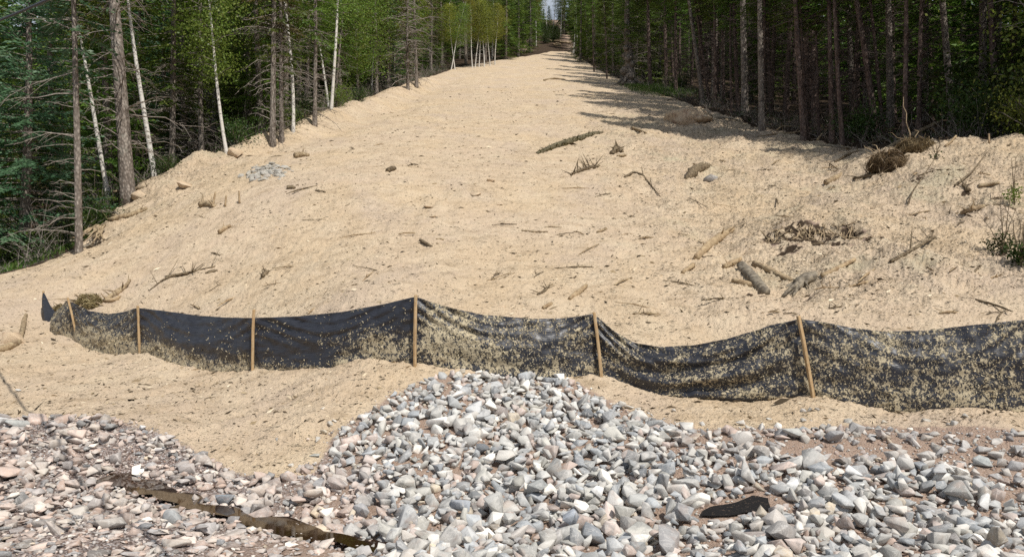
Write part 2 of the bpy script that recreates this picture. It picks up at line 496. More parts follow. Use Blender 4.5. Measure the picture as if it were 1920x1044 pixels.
def make_fabric():
    b = MB("woven_fabric")
    spl = b.attr('splash')
    uv = b.n("ShaderNodeAttribute", attribute_name='cloth_uv').outputs['Vector']
    wv = b.noise(16, 3, .6, b.map((.35, 6, 1), co=uv))
    n1 = b.noise(17, 4, .82, b.map((1, .8, .9), (0, .3, .6))); n2 = b.noise(3.2, 4, .6)
    n3 = b.noise(46, 3, .75, b.map((1, 1, .75), (0, .5, 0)))
    s = b.math('ADD', b.math('MULTIPLY', n1, .55), b.math('MULTIPLY', n3, .45))
    lev = b.math('ADD', spl, b.math('MULTIPLY', b.math('SUBTRACT', n2, .5), .26))
    lev = b.math('MINIMUM', lev, .485)
    m = b.rng(b.math('ADD', s, lev), .935, .985)
    dark = b.mix(b.rng(wv, .35, .7), (.013, .014, .019), (.032, .035, .047))
    straw = b.mix(b.noise(40, 3, .6), (.30, .25, .165), (.58, .50, .345))
    c = b.mix(m, dark, straw)
    rough = b.math('ADD', b.math('MULTIPLY', m, .5), .40)
    h = b.math('ADD', b.math('MULTIPLY', m, 1.0), b.math('MULTIPLY', wv, .35))
    return b.done(c, rough, .55, b.bump(h, .8, .012))
M['fabric'] = make_fabric()

def make_wood(name, c1, c2, sc=(30, 30, 2.5), dark=(.10, .06, .03), mot=0.0):
    b = MB(name)
    g = b.noise(1.0, 4, .6, b.map(sc), dist=.4)
    c = b.mix(b.rng(g, .35, .68), c1, c2)
    c = b.mix(b.rng(b.noise(3, 4, .65), .58, .8, 0, .55), c, dark)
    if mot:
        c = b.mix(b.rng(b.noise(22, 4, .7), .45, .6, 0, mot), c, (.50, .41, .26))
    return b.done(c, .85, .2, b.bump(g, .5, .01))
M['stake'] = make_wood("sawn_stake_wood", (.31, .20, .10), (.47, .325, .18), (30, 30, 2.5), (.13, .085, .05), .35)
M['log'] = make_wood("weathered_log", (.15, .105, .065), (.34, .25, .155), (9, 9, 9), (.05, .038, .026), .55)
M['bare_log'] = make_wood("barkless_log", (.23, .155, .09), (.40, .295, .18), (9, 9, 9), (.09, .06, .035), .5)
M['grey_wood'] = make_wood("grey_driftwood", (.10, .085, .068), (.27, .235, .185), (12, 12, 12), (.04, .033, .027), .2)
M['twig'] = make_wood("dark_twig", (.06, .043, .028), (.17, .125, .08), (14, 14, 14), (.03, .022, .015), .3)
M['dead_twig'] = make_wood("dead_branch_wood", (.17, .145, .125), (.34, .30, .26), (14, 14, 14), (.05, .04, .032))
M['dead_shaded'] = make_wood("shaded_dead_branch_wood", (.050, .036, .032), (.11, .085, .075), (14, 14, 14), (.03, .022, .02))  # darker copy of the dead wood, shade of the woods in its colour

def make_bark(name, c1, c2, moss):
    b = MB(name)
    n = b.voro(16, b.map((1, 1, .55))); n2 = b.noise(8, 5, .7, b.map((1, 1, .5)))
    c = b.mix(b.rng(n2, .3, .7), c1, c2)
    c = b.mix(b.rng(n, .25, .6, 0, .6), c, tuple(v * .35 for v in c1))
    c = b.mix(b.rng(b.noise(3.3, 4, .7), .52, .75, 0, .5), c, moss)
    return b.done(c, .95, .1, b.bump(b.math('SUBTRACT', n2, n), .8, .03))
M['bark'] = make_bark("spruce_bark", (.19, .155, .13), (.38, .335, .29), (.36, .36, .31))
M['bark_red'] = make_bark("ruddy_spruce_bark", (.115, .078, .064), (.225, .172, .15), (.18, .17, .14))

def make_birch():
    b = MB("birch_bark")
    n = b.noise(1, 4, .65, b.map((5, 5, 22)))
    k = b.noise(1, 3, .6, b.map((2.2, 2.2, 4), loc=(4, 2, 7)))
    c = b.mix(b.rng(n, .58, .66), (.60, .575, .53), (.05, .042, .036))
    c = b.mix(b.rng(k, .66, .74), c, (.045, .037, .014))
    c = b.mix(b.rng(b.noise(2.4, 3, .6), .45, .75, 0, .5), c, (.44, .37, .29))
    return b.done(c, .8, .25, b.bump(n, .3, .01))
M['birch'] = make_birch()

def make_leaf(name, c1, c2, c3, trans=.28, clump=1.1):
    b = MB(name)
    t = b.attr('tint'); r = b.rand()
    n = b.noise(clump, 3, .6)
    c = b.mix(b.rng(n, .35, .68), c1, c2)
    c = b.mix(b.math('MULTIPLY', b.rng(t, .45, 1.0), .75), c, c3)
    hs = b.n("ShaderNodeHueSaturation"); b.link(c, hs.inputs['Color'])
    b.link(b.math('ADD', b.math('MULTIPLY', r, .05), .475), hs.inputs['Hue'])
    b.link(b.math('ADD', b.math('MULTIPLY', r, .7), .58), hs.inputs['Value'])
    c = hs.outputs[0]
    d = b.n("ShaderNodeBsdfDiffuse"); b.link(c, d.inputs[0])
    tr = b.n("ShaderNodeBsdfTranslucent"); b.link(c, tr.inputs[0])
    g = b.n("ShaderNodeBsdfGlossy"); g.inputs['Roughness'].default_value = .45; g.inputs[0].default_value = (.9, .95, 1, 1)
    mx = b.n("ShaderNodeMixShader"); mx.inputs[0].default_value = trans
    b.link(d.outputs[0], mx.inputs[1]); b.link(tr.outputs[0], mx.inputs[2])
    m2 = b.n("ShaderNodeMixShader"); m2.inputs[0].default_value = .012
    b.link(mx.outputs[0], m2.inputs[1]); b.link(g.outputs[0], m2.inputs[2])
    b.link(m2.outputs[0], b.out.inputs['Surface'])
    b.t.nodes.remove(b.b)
    return b.m
M['needle'] = make_leaf("spruce_needles", (.062, .110, .016), (.135, .200, .030), (.26, .31, .066), .36)
M['needle_blue'] = make_leaf("blue_spruce_needles", (.052, .120, .058), (.115, .215, .105), (.27, .39, .24), .3)
M['needle_old'] = make_leaf("browning_spruce_needles", (.070, .064, .020), (.115, .092, .032), (.15, .12, .045), .25)
M['leaf'] = make_leaf("birch_leaves", (.105, .165, .024), (.170, .230, .040), (.28, .31, .075), .45, .9)
M['leaf_yellow'] = make_leaf("yellowing_birch_leaves", (.17, .20, .028), (.29, .28, .045), (.42, .37, .08), .42, .9)
M['leaf_dark'] = make_leaf("understory_leaves", (.030, .055, .012), (.055, .09, .02), (.10, .13, .035), .3)
M['grass'] = make_leaf("grass_blades", (.06, .12, .02), (.11, .17, .035), (.20, .22, .07), .3)
M['hay'] = make_leaf("dry_root_fibre", (.12, .080, .042), (.21, .150, .082), (.31, .235, .14), .1, 3)
M['hay_core'] = make_wood("root_soil", (.05, .036, .02), (.12, .085, .045), (9, 9, 9), (.03, .02, .012))

def make_water():
    b = MB("still_brown_water")
    c = b.mix(b.noise(2.5, 4, .6), (.014, .007, .003), (.042, .020, .008))
    return b.done(c, .03, .5, b.bump(b.noise(5, 2, .5), .03, .008))
M['water'] = make_water()
def make_black():
    b = MB("black_ground_fabric")
    c = b.mix(b.rng(b.noise(34, 4, .75), .55, .72, 0, .7), (.012, .011, .011), (.17, .12, .085))
    return b.done(c, .85, .2, b.bump(b.noise(40, 4, .7), .6, .01))
M['black_fabric'] = make_black()
def make_cable():
    b = MB("cable_sheath")
    return b.done(b.mix(b.noise(4), (.008, .008, .010), (.016, .016, .02)), .5, .4)
M['cable'] = make_cable()

# ================================================================ THE SETTING: ground
def fine(x, y, m):
    """clods and crumbs of the sprayed cover (m: 1 on the cover)"""
    rg = rough_w(x, y)
    ca, sa = math.cos(.5), math.sin(.5)
    u, v = x * ca + y * sa, -x * sa + y * ca
    near = 1 - sstep(45, 80, y)
    z = .011 * fbm(u * 3.2, v * 5, 31, 3) * (.7 + rg)
    z = z + near * (.014 + .030 * rg) * np.maximum(fbm(u * 9, v * 13, 41, 2), -.2)
    z = z + near * (.009 + .02 * rg) * perlin(u * 22, v * 30, 51)
    c = fbm(x * 4.2, y * 4.2, 61, 2)
    z = z + near * .045 * rg * np.maximum(c - .45, 0)
    rr = fbm(x * .8 + .3 * perlin(x * .6, y * .25, 71), y * .16, 72, 3)
    z = z - .035 * np.exp(-(rr / .22) ** 2) * sstep(.0, .5, perlin(x * .3, y * .12, 73) + .1) * sstep(12, 16, y) * (1 - sstep(60, 90, y)) * m
    z = z + .018 * fbm(x * 2.1, y * 2.6, 75, 3) * sstep(10.5, 12, y) * near
    # tool marks on the lower left bank
    z = z + .014 * np.sin((y * .9 - x * .55) * 9 + 1.5 * perlin(x, y, 8)) * (1 - sstep(10.5, 14, y)) * (1 - sstep(-2.2, -.8, x)) * m
    return z * (.35 + .65 * m)

def ground():
    t = np.concatenate([-np.geomspace(3.2, .78, 46), np.linspace(-.77, .77, 1150), np.geomspace(.78, 3.2, 46)])
    ys = np.concatenate([np.linspace(-40, 3.0, 24), np.geomspace(3.3, 120, 1020), np.geomspace(121, 262, 60)])
    T, Y = np.meshgrid(t, ys)
    X = T * np.maximum(Y, 4.0)
    X = np.where(Y < 4.0, T * (4.0 + (4 - Y) * .6), X)
    sd = poly_sd(MULCH, X, Y)
    m = np.clip(.5 - sd / .35, 0, 1)
    hw = hollow(X, Y)[0]
    m = m * (1 - np.clip(1.5 * hw * (.55 + .9 * fbm(X * 5, Y * 5, 19, 3)), 0, .9) * (hw > .25))
    Z = H1(X, Y) + fine(X, Y, m)
    nx, ny = len(t), len(ys)
    V = np.stack([X, Y, Z], -1).reshape(-1, 3)
    i = np.arange(ny - 1)[:, None] * nx + np.arange(nx - 1)[None]
    F = np.stack([i, i + 1, i + nx + 1, i + nx], -1).reshape(-1, 4)
    far = sstep(13, 19, Y)
    slash = (Y > 115) * np.exp(-((X - 5.5 - (Y - 118) * .02) / 4.5) ** 4)
    litter = np.clip(.5 + sd / .8, 0, 1) * far * (1 - slash)
    glw = np.clip(1.4 - np.hypot((X + 14.0) / 1.2, (Y - 21.8) / 2.2), 0, 1)
    glw = np.maximum(glw, np.clip(1.5 - np.hypot((X - 9.9) / 2.6, (Y - 58) / 5.5), 0, 1) )
    grass = np.clip(glw * 1.2, 0, 1)
    road = np.clip((-X - .605 * Y) / .4, 0, 1) * (Y > 20) * (Y < 37)
    litter = np.maximum(np.maximum(litter * (1 - road), .62 * slash * (m < .5)), np.clip(hw * 1.1, 0, .8) * (sd < 0))  # hollows take the dark litter colour: bare soil plus painted recess shade
    grav = np.clip(sstep(-1.2, -2.6, X) * (1 - far) + road + .15 * (1 - far), 0, 1)
    rv = rough_w(X, Y)
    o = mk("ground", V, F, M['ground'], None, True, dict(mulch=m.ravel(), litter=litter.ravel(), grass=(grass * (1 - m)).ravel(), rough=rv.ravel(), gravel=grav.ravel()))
    tag(o, kind='structure')
    o['label'] = 'bare graded hillside covered in tan sprayed mulch above a stony ditch'
    return o
ground()

# ================================================================ silt fence
def fence():
    TOP = np.array([(66, 606), (80, 600), (104, 582), (125, 562), (143, 571), (165, 583), (200, 589), (230, 585), (257, 577), (300, 582), (370, 592), (420, 595), (475, 596), (560, 593), (640, 585), (720, 570), (778, 556),
                    (830, 573), (900, 590), (1000, 598), (1060, 597), (1114, 588), (1150, 620), (1190, 643), (1240, 651), (1300, 648), (1370, 635), (1440, 612), (1498, 598), (1540, 603), (1600, 615),
                    (1660, 622), (1740, 620), (1830, 609), (1920, 600), (2050, 588), (2200, 600)], float)
    BOT = np.array([(80, 612), (100, 637), (148, 648), (215, 672), (262, 665), (330, 686), (400, 696), (475, 691), (560, 691), (610, 690), (640, 682), (690, 669), (780, 680), (860, 691), (960, 704), (1060, 707),
                    (1125, 700), (1170, 718), (1240, 739), (1300, 738), (1400, 743), (1470, 738), (1525, 735), (1600, 752), (1680, 768), (1740, 758), (1830, 765), (1940, 775), (2200, 798)], float)
    root = empty("silt_fence", (float((780 - CX) / FPX * 10.2), 10.2, 0.63))
    tag(root, 'long sagging black fabric fence on wooden stakes across the foot of the slope', 'fence')
    off = np.array(root.location)
    ns, nv = 760, 34
    px = np.concatenate([np.linspace(80, 480, 200), np.linspace(481.6, 2190, ns - 200)])
    ty = np.interp(px, TOP[:, 0], TOP[:, 1]); by = np.interp(px, BOT[:, 0], BOT[:, 1])
    ker = np.hanning(9); ker /= ker.sum()
    ty = np.convolve(np.pad(ty, 4, 'edge'), ker, 'valid'); by = np.convolve(np.pad(by, 4, 'edge'), ker, 'valid')
    Y = fence_depth(px)
    stakes = np.array([80, 137, 260, 477, 780, 1120, 1512, 1960, 2190], float)
    k = np.clip(np.searchsorted(stakes, px) - 1, 0, len(stakes) - 2)
    f = np.clip((px - stakes[k]) / (stakes[k + 1] - stakes[k]), 0, 1)
    belly = np.sin(np.pi * f)
    v = np.linspace(0, 1, nv)
    xb = (px - CX) / FPX * Y; zb = EYE + (CY - by) / FPX * Y
    hgt = (by - ty) / FPX * Y
    s = np.concatenate([[0], np.cumsum(np.hypot(np.diff(xb), np.diff(Y)))])
    S, Vv = np.meshgrid(s, v)
    X = np.tile(xb, (nv, 1)); YY = np.tile(Y, (nv, 1)); Z = zb[None] - .05 + (hgt + .05)[None] * v[:, None]
    # the cloth hangs between the stakes: it bellies downhill low down and is drawn back along the top
    bul = -.15 * belly[None] * np.sin(np.pi * np.clip(v * 1.05, 0, 1))[:, None] ** .8 + .05 * v[:, None] * belly[None]
    hem = -.10 * belly[None] * np.exp(-(v[:, None] / .16) ** 2)
    # folds running from the tops of the stakes into the sag
    fold = .022 * np.sin((v[:, None] * 1.0 - .42 * (1 - belly[None])) * 34 + 2 * perlin(S * .8, Vv, 91)) * sstep(.38, .85, v)[:, None] * (.35 + np.abs(perlin(S * .5, Vv * 0 + 2.5, 92)))
    crumple = .026 * fbm(S * 2.2, Vv * 3.4, 93, 4, .6) + .007 * fbm(S * 8, Vv * 5, 95, 2)
    slack = ((px > 1125) & (px < 1510))[None] * belly[None]
    fold2 = slack * .06 * np.sin(v[:, None] * 15 - f[None] * 5 + 1.5) * sstep(.05, .3, v)[:, None] * sstep(1, .7, v)[:, None]
    YY = YY + bul + hem + fold + crumple + fold2
    # the left end is turned back round the last stake
    endw = np.clip((104 - px) / 24, 0, 1)[None]
    YY = YY + .5 * endw ** 2
    P = np.stack([X, YY, Z], -1) - off
    # mulch thrown against the cloth: thick near the hem, different in each bay
    prof = {  # bay: (amount at the hem, amount at the top, power)
        0: (.46, .43, 1), 1: (.56, .39, 1.0), 2: (.56, .24, 1.0), 3: (.49, .31, 1.15), 4: (.45, .42, 1), 5: (.455, .415, .9), 6: (.46, .425, 1), 7: (.46, .425, 1)}
    lo = np.array([prof[i][0] for i in k]); hi = np.array([prof[i][1] for i in k]); pw = np.array([prof[i][2] for i in k])
    lo = np.convolve(np.pad(lo, 6, 'edge'), np.ones(13) / 13, 'valid'); hi = np.convolve(np.pad(hi, 6, 'edge'), np.ones(13) / 13, 'valid')
    A = lo[None] + (hi - lo)[None] * np.clip(v[:, None] * 1.25, 0, 1) ** .75
    def blob(cx, cv, rx, rv, a):
        return a * np.exp(-((px[None] - cx) / rx) ** 2 - ((v[:, None] - cv) / rv) ** 2)
    A = A + blob(320, .25, 45, .22, .22) + blob(850, .62, 45, .30, .16) + blob(880, .30, 60, .12, .1) + blob(720, .35, 60, .2, .1) + blob(200, .3, 45, .3, .12)
    A = A - blob(560, .30, 60, .16, .16) - blob(1195, .16, 30, .16, .14) - blob(1300, .14, 22, .1, .14) - blob(1000, .05, 200, .06, .05) - blob(370, .5, 90, .2, .05)
    A = A - .12 * (1 - sstep(.02, .07, v))[:, None] * (np.abs(perlin(S * 1.1, Vv * 0, 77)) > .2)
    cl = np.stack([S, Vv * hgt[None], S * 0], -1)
    i = np.arange(nv - 1)[:, None] * ns + np.arange(ns - 1)[None]
    F = np.stack([i, i + 1, i + ns + 1, i + ns], -1).reshape(-1, 4)
    fab = mk("fabric", P.reshape(-1, 3), F, M['fabric'], root, True, dict(splash=A.ravel(), cloth_uv=cl.reshape(-1, 3)))
    so = fab.modifiers.new("thickness", 'SOLIDIFY'); so.thickness = .004; so.offset = 0
    # straw fragments stuck to the cloth, real chips
    rng = np.random.default_rng(5)
    g = Geo(); n = 30000
    ii = rng.integers(0, ns - 1, n); jj = rng.integers(1, nv - 1, n)
    keep = rng.random(n) < np.clip((A[jj, ii] - .20) * 1.8, .06, 1) * sstep(0, .3, .22 + perlin(S[jj, ii] * 3, Vv[jj, ii] * 3, 15)) * (xb[ii] > -9)
    ii, jj = ii[keep], jj[keep]
    C = P[jj, ii] + np.stack([rng.normal(0, .01, len(ii)), np.full(len(ii), -.009), rng.normal(0, .01, len(ii))], -1)
    D = np.stack([rng.normal(0, .9, len(ii)), rng.normal(0, .25, len(ii)), rng.normal(0, .8, len(ii))], -1)
    g.cards(C, D, rng.lognormal(math.log(.026), .4, len(ii)), rng.lognormal(math.log(.009), .35, len(ii)), rng, 0)
    sp = g.build("mulch_splatter", M['straw'], fab, False, 'tint'); sp['kind'] = 'stuff'
    # stakes: square sawn posts in front of the cloth
    lab = {0: None}
    for (x0, y0, x1, y1, dY, w, lb) in [(81, 545, 82, 615, .55, .034, 'far stake with a torn strip of fabric at its top'), (127, 558, 150, 650, -.07, .036, None), (258, 573, 263, 668, -.06, .036, None),
                                    (476, 580, 473, 697, -.07, .038, None), (779, 553, 778, 686, -.07, .040, None), (1114, 585, 1129, 706, -.07, .040, None), (1497, 592, 1526, 742, -.08, .042, None), (1962, 590, 1966, 790, -.08, .042, None)]:
        d = float(fence_depth(.5 * (x0 + x1))) + dY
        a = np.array(pix(x1, y1 + 6, d)) ; c = np.array(pix(x0, y0, d + .03))
        gg = Geo(); ax = (c - a); L = np.linalg.norm(ax); ax /= L
        sx = np.cross(ax, [0, 1, 0]); sx /= np.linalg.norm(sx); sy = np.cross(sx, ax)
        rr = random.Random(int(x0)); tw = rr.uniform(-.5, .5)
        sx, sy = sx * math.cos(tw) + sy * math.sin(tw), sy * math.cos(tw) - sx * math.sin(tw)
        prof4 = [(-1, -1), (1, -1), (1, 1), (-1, 1)]
        V = []; lev = [(-.12, 1), (0, 1), (.35, 1.0), (.7, .98), (.985, .97), (1.0, .86)]
        for q, sc in lev:
            for (e, h) in prof4:
                V.append(a + ax * L * q + (sx * e * w * .5 + sy * h * w * .42) * sc - off + sx * .004 * math.sin(q * 5 + x0))
        fs = []
        for q in range(len(lev) - 1):
            for e in range(4):
                fs.append((q * 4 + e, q * 4 + (e + 1) % 4, q * 4 + 4 + (e + 1) % 4, q * 4 + 4 + e))
        fs.append(tuple(len(lev) * 4 - 4 + e for e in range(4)))
        gg.add(V, np.array(fs))
        st = gg.build("stake", M['stake'], root)
        bv = st.modifiers.new("edge", 'BEVEL'); bv.width = .003; bv.segments = 1
        if lb: st['label'] = lb
    # strip of cloth hanging from the last stake, turned back behind the first bay
    d = 15.75
    g = Geo()
    q = [(80, 548), (82, 548), (79, 570), (91, 565), (79, 590), (97, 577), (80, 612), (104, 585), (90, 640), (118, 612)]
    V = [np.array(pix(a, c, d - i * .05)) - off + np.array([0, .02 * math.sin(i * 2), 0]) for i, (a, c) in enumerate(q)]
    g.add(V, np.array([(i * 2, i * 2 + 1, i * 2 + 3, i * 2 + 2) for i in range(4)]))
    fl = g.build("torn_flap", M['fabric'], root, True, 'splash', dict(cloth_uv=np.array([(a / 100., c / 100., 0) for a, c in q])))
    sub = fl.modifiers.new("smooth", 'SUBSURF'); sub.levels = sub.render_levels = 2
    so = fl.modifiers.new("thickness", 'SOLIDIFY'); so.thickness = .004
def make_straw():
    b = MB("straw_chips")
    t = b.attr('tint')
    c = b.ramp(t, [(0, (.22, .18, .115)), (.45, (.42, .355, .23)), (1, (.62, .54, .38))])
    return b.done(c, .9, .15)
M['straw'] = make_straw()
fence()

# ================================================================ rocks
def ico(sub):
    import bmesh
    bm = bmesh.new(); bmesh.ops.create_icosphere(bm, subdivisions=sub, radius=1.0)
    V = np.array([v.co[:] for v in bm.verts]); F = np.array([[v.index for v in f.verts] for f in bm.faces]); bm.free()
    return V, F
ICO1 = ico(2)
def make_pool(n, npts, seed, bev):
    import bmesh
    rng = np.random.default_rng(seed); pool = []
    for i in range(n):
        bm = bmesh.new()
        k = int(rng.integers(*npts))
        p = rng.normal(size=(k, 3)); p /= np.linalg.norm(p, axis=1)[:, None]
        p *= rng.uniform(.72, 1.0, (k, 1))
        # split faces: a few flat cleavage planes
        for _ in range(3):
            a = rng.normal(size=3); a /= np.linalg.norm(a); c = rng.uniform(.35, .7)
            p -= np.maximum(p @ a - c, 0)[:, None] * a
        vs = [bm.verts.new(q) for q in p]
        r = bmesh.ops.convex_hull(bm, input=vs)
        bmesh.ops.delete(bm, geom=[v for v in bm.verts if not v.link_faces], context='VERTS')
        bmesh.ops.dissolve_limit(bm, angle_limit=R(9), verts=bm.verts[:], edges=bm.edges[:])
        bmesh.ops.bevel(bm, geom=bm.edges[:], offset=bev, segments=1, affect='EDGES', clamp_overlap=True)
        bmesh.ops.triangulate(bm, faces=bm.faces[:])
        V = np.array([v.co[:] for v in bm.verts]); F = np.array([[v.index for v in f.verts] for f in bm.faces]); bm.free()
        V -= .5 * (V.max(0) + V.min(0)); V /= np.abs(V).max()
        pool.append((V, F))
    return pool
POOL = make_pool(140, (9, 15), 7, .03)
def rock_shape(rng, flat=1.0):
    V, F = POOL[rng.integers(len(POOL))]
    V = V @ np.array(Matrix.Rotation(rng.uniform(0, 6.28), 3, Vector(rng.normal(size=3)).normalized())).T
    V = V / np.abs(V).max()
    V = V * np.array([1.0, rng.uniform(.58, .95), rng.uniform(.40, .78) * flat])
    return V, F

def rot_random(rng, tilt):
    a = rng.uniform(0, 2 * np.pi)
    ax = rng.normal(size=3); ax[2] *= .2
    q = Matrix.Rotation(rng.normal(0, tilt), 3, Vector(ax).normalized()) @ Matrix.Rotation(a, 3, 'Z')
    return np.array(q)

HG = .02; HX0, HY0 = -8.0, 4.2
HXX, HYY = np.meshgrid(np.arange(-8, 8.01, HG), np.arange(4.2, 10.6, HG))
HM = H1(HXX, HYY)

RIP = np.array([tuple(hit(*p)[:2]) for p in [(560, 884), (610, 845), (640, 800), (690, 765), (735, 735), (780, 715), (830, 703), (900, 703), (1000, 698), (1070, 712), (1120, 745), (1240, 785), (1330, 808), (1420, 800), (1500, 800), (1620, 800),
                                                     (1780, 812), (1920, 818), (2150, 830), (2400, 850), (2400, 1120), (640, 1120), (640, 1000), (600, 940)]])
LEFT = np.array([tuple(hit(*p)[:2]) for p in [(-320, 780), (-160, 775), (0, 790), (110, 790), (220, 795), (330, 828), (400, 862), (450, 884), (520, 892), (580, 880), (640, 930), (680, 1000), (700, 1120), (-320, 1120)]])
SOILP = np.array([tuple(hit(*p)[:2]) for p in [(1230, 800), (1340, 800), (1500, 795), (1700, 790), (1920, 800), (2200, 830), (2200, 1000), (1900, 960), (1780, 900), (1600, 905), (1500, 890), (1350, 880), (1240, 850)]])
BLACK = np.array([tuple(hit(*p)[:2]) for p in [(1318, 968), (1345, 955), (1385, 945), (1415, 938), (1448, 943), (1450, 962), (1420, 968), (1385, 978), (1345, 980), (1322, 976)]])

def project(x, y, z):
    return CX + x / y * FPX, CY - (z - EYE) / y * FPX

rocks = []       # dict(pos, V, F, colour, size, name)
GREY = [(.40, .40, .39), (.33, .34, .345), (.45, .45, .435), (.29, .31, .33), (.38, .375, .35), (.50, .49, .475), (.36, .37, .38), (.43, .42, .40)]
PINK = [(.43, .355, .32), (.37, .30, .265), (.46, .395, .365), (.36, .315, .295)]
WHITE = [(.68, .67, .64), (.62, .605, .57)]
DARK = [(.19, .205, .225), (.23, .24, .25), (.21, .20, .195)]
TANR = [(.44, .385, .305), (.42, .37, .30)]
def pick(rng, left):
    u = rng.random()
    if left: p = (.52, .87, .90, .985)
    else: p = (.74, .85, .915, .975)
    if u < p[0]: c, nm = GREY, 'grey'
    elif u < p[1]: c, nm = PINK, 'pinkish'
    elif u < p[2]: c, nm = WHITE, 'white'
    elif u < p[3]: c, nm = DARK, 'dark grey'
    else: c, nm = TANR, 'tan'
    c = np.array(c[rng.integers(len(c))]) * rng.uniform(.88, 1.52) * np.array([1.02, 1.0, .97])
    if left and nm == 'grey': c = c * np.array([1.03, .97, .95])
    if nm == 'grey' and c.mean() > .42: nm = 'pale grey'
    return c, nm

def drop(x, y, size, rng, colour, cname, flat=1.0, tilt=.45, big=False, sink=.3, cap=None):
    V, F = rock_shape(rng, flat)
    V = (V * size) @ rot_random(rng, tilt).T
    ext = np.abs(V[:, :2]).max(0); top = V[:, 2].max(); bot = -V[:, 2].min()
    ix0 = int((x - ext[0] * .8 - HX0) / HG); ix1 = int((x + ext[0] * .8 - HX0) / HG) + 1
    iy0 = int((y - ext[1] * .8 - HY0) / HG); iy1 = int((y + ext[1] * .8 - HY0) / HG) + 1
    ix0 = max(ix0, 0); iy0 = max(iy0, 0); ix1 = min(ix1, HM.shape[1]); iy1 = min(iy1, HM.shape[0])
    if ix1 <= ix0 or iy1 <= iy0: return
    sub = HM[iy0:iy1, ix0:ix1]
    g = np.quantile(sub, .6)
    cz = g + bot * (1 - 2 * sink)
    cap = .12 if cap is None else cap
    if g - float(H1(x, y)) > cap: return
    q = ((HXX[iy0:iy1, ix0:ix1] - x) / (ext[0] + 1e-6)) ** 2 + ((HYY[iy0:iy1, ix0:ix1] - y) / (ext[1] + 1e-6)) ** 2
    h = cz + top * .85 * np.sqrt(np.maximum(1 - q, 0))
    HM[iy0:iy1, ix0:ix1] = np.where(q < .8, np.maximum(sub, h), sub)
    asp = (V.max(0) - V.min(0))
    rocks.append(dict(p=np.array([x, y, cz]), V=V, F=F, c=colour, n=cname, s=size, asp=asp))

def scatter():
    rng = np.random.default_rng(21)
    n = 18000
    x = rng.uniform(-7.4, 7.8, n); y = rng.uniform(4.4, 10.4, n)
    inR = poly_sd(RIP, x, y); inL = poly_sd(LEFT, x, y); inS = poly_sd(SOILP, x, y); inW = poly_sd(WPOLY, x, y); inB = poly_sd(BLACK, x, y)
    order = np.argsort(rng.random(n))
    for i in order:
        a, c = x[i], y[i]
        if abs(a) / c > .95: continue
        if inB[i] < .085: continue
        if inR[i] < .02 * rng.normal():
            w = float(np.clip((-inS[i]) / .5, 0, 1)) if inS[i] < 0 else 0
            if rng.random() < .70 * w: continue
            s = np.clip(rng.lognormal(math.log(.061), .36), .030, .15)
            if inR[i] > -.25: s *= .85
            if inW[i] < -.01 and rng.random() < .25: continue
            col, nm = pick(rng, inL[i] < .3 and a < -1.2)
            if w > .3 or (c < 6.4 and rng.random() < .2): col = col * .8 + np.array([.33, .22, .16]) * .2
            drop(a, c, s, rng, col, nm, 1.0, .55, cap=float(np.clip(-inR[i] * .3, .0, .09)))
        elif inL[i] < .03 * rng.normal():
            if inW[i] < -.01 and rng.random() < .25: continue
            near = sstep(6.6, 5.4, c + .0 * a)          # the road shoulder: smaller, flatter, half buried
            s = np.clip(rng.lognormal(math.log(.049 - .012 * near), .42), .020, .12)
            col, nm = pick(rng, True)
            drop(a, c, s, rng, col * np.array([1.0, .95, .91]), nm, .85 - .3 * near, .4 - .2 * near, sink=.3 + .12 * near, cap=float(np.clip(-inL[i] * .3, 0, .09)) * float(sstep(-.05, .25, inW[i])) + .005)
        elif inR[i] < .9 and c < 9.4 and a > -2.6 and rng.random() < .10 * (1 - inR[i] / .9) ** 2:
            s = rng.uniform(.03, .07); col, nm = pick(rng, False)
            drop(a, c, s, rng, col * .75 + np.array([.45, .36, .23]) * .25, nm, 1, .5, sink=.36)
scatter()

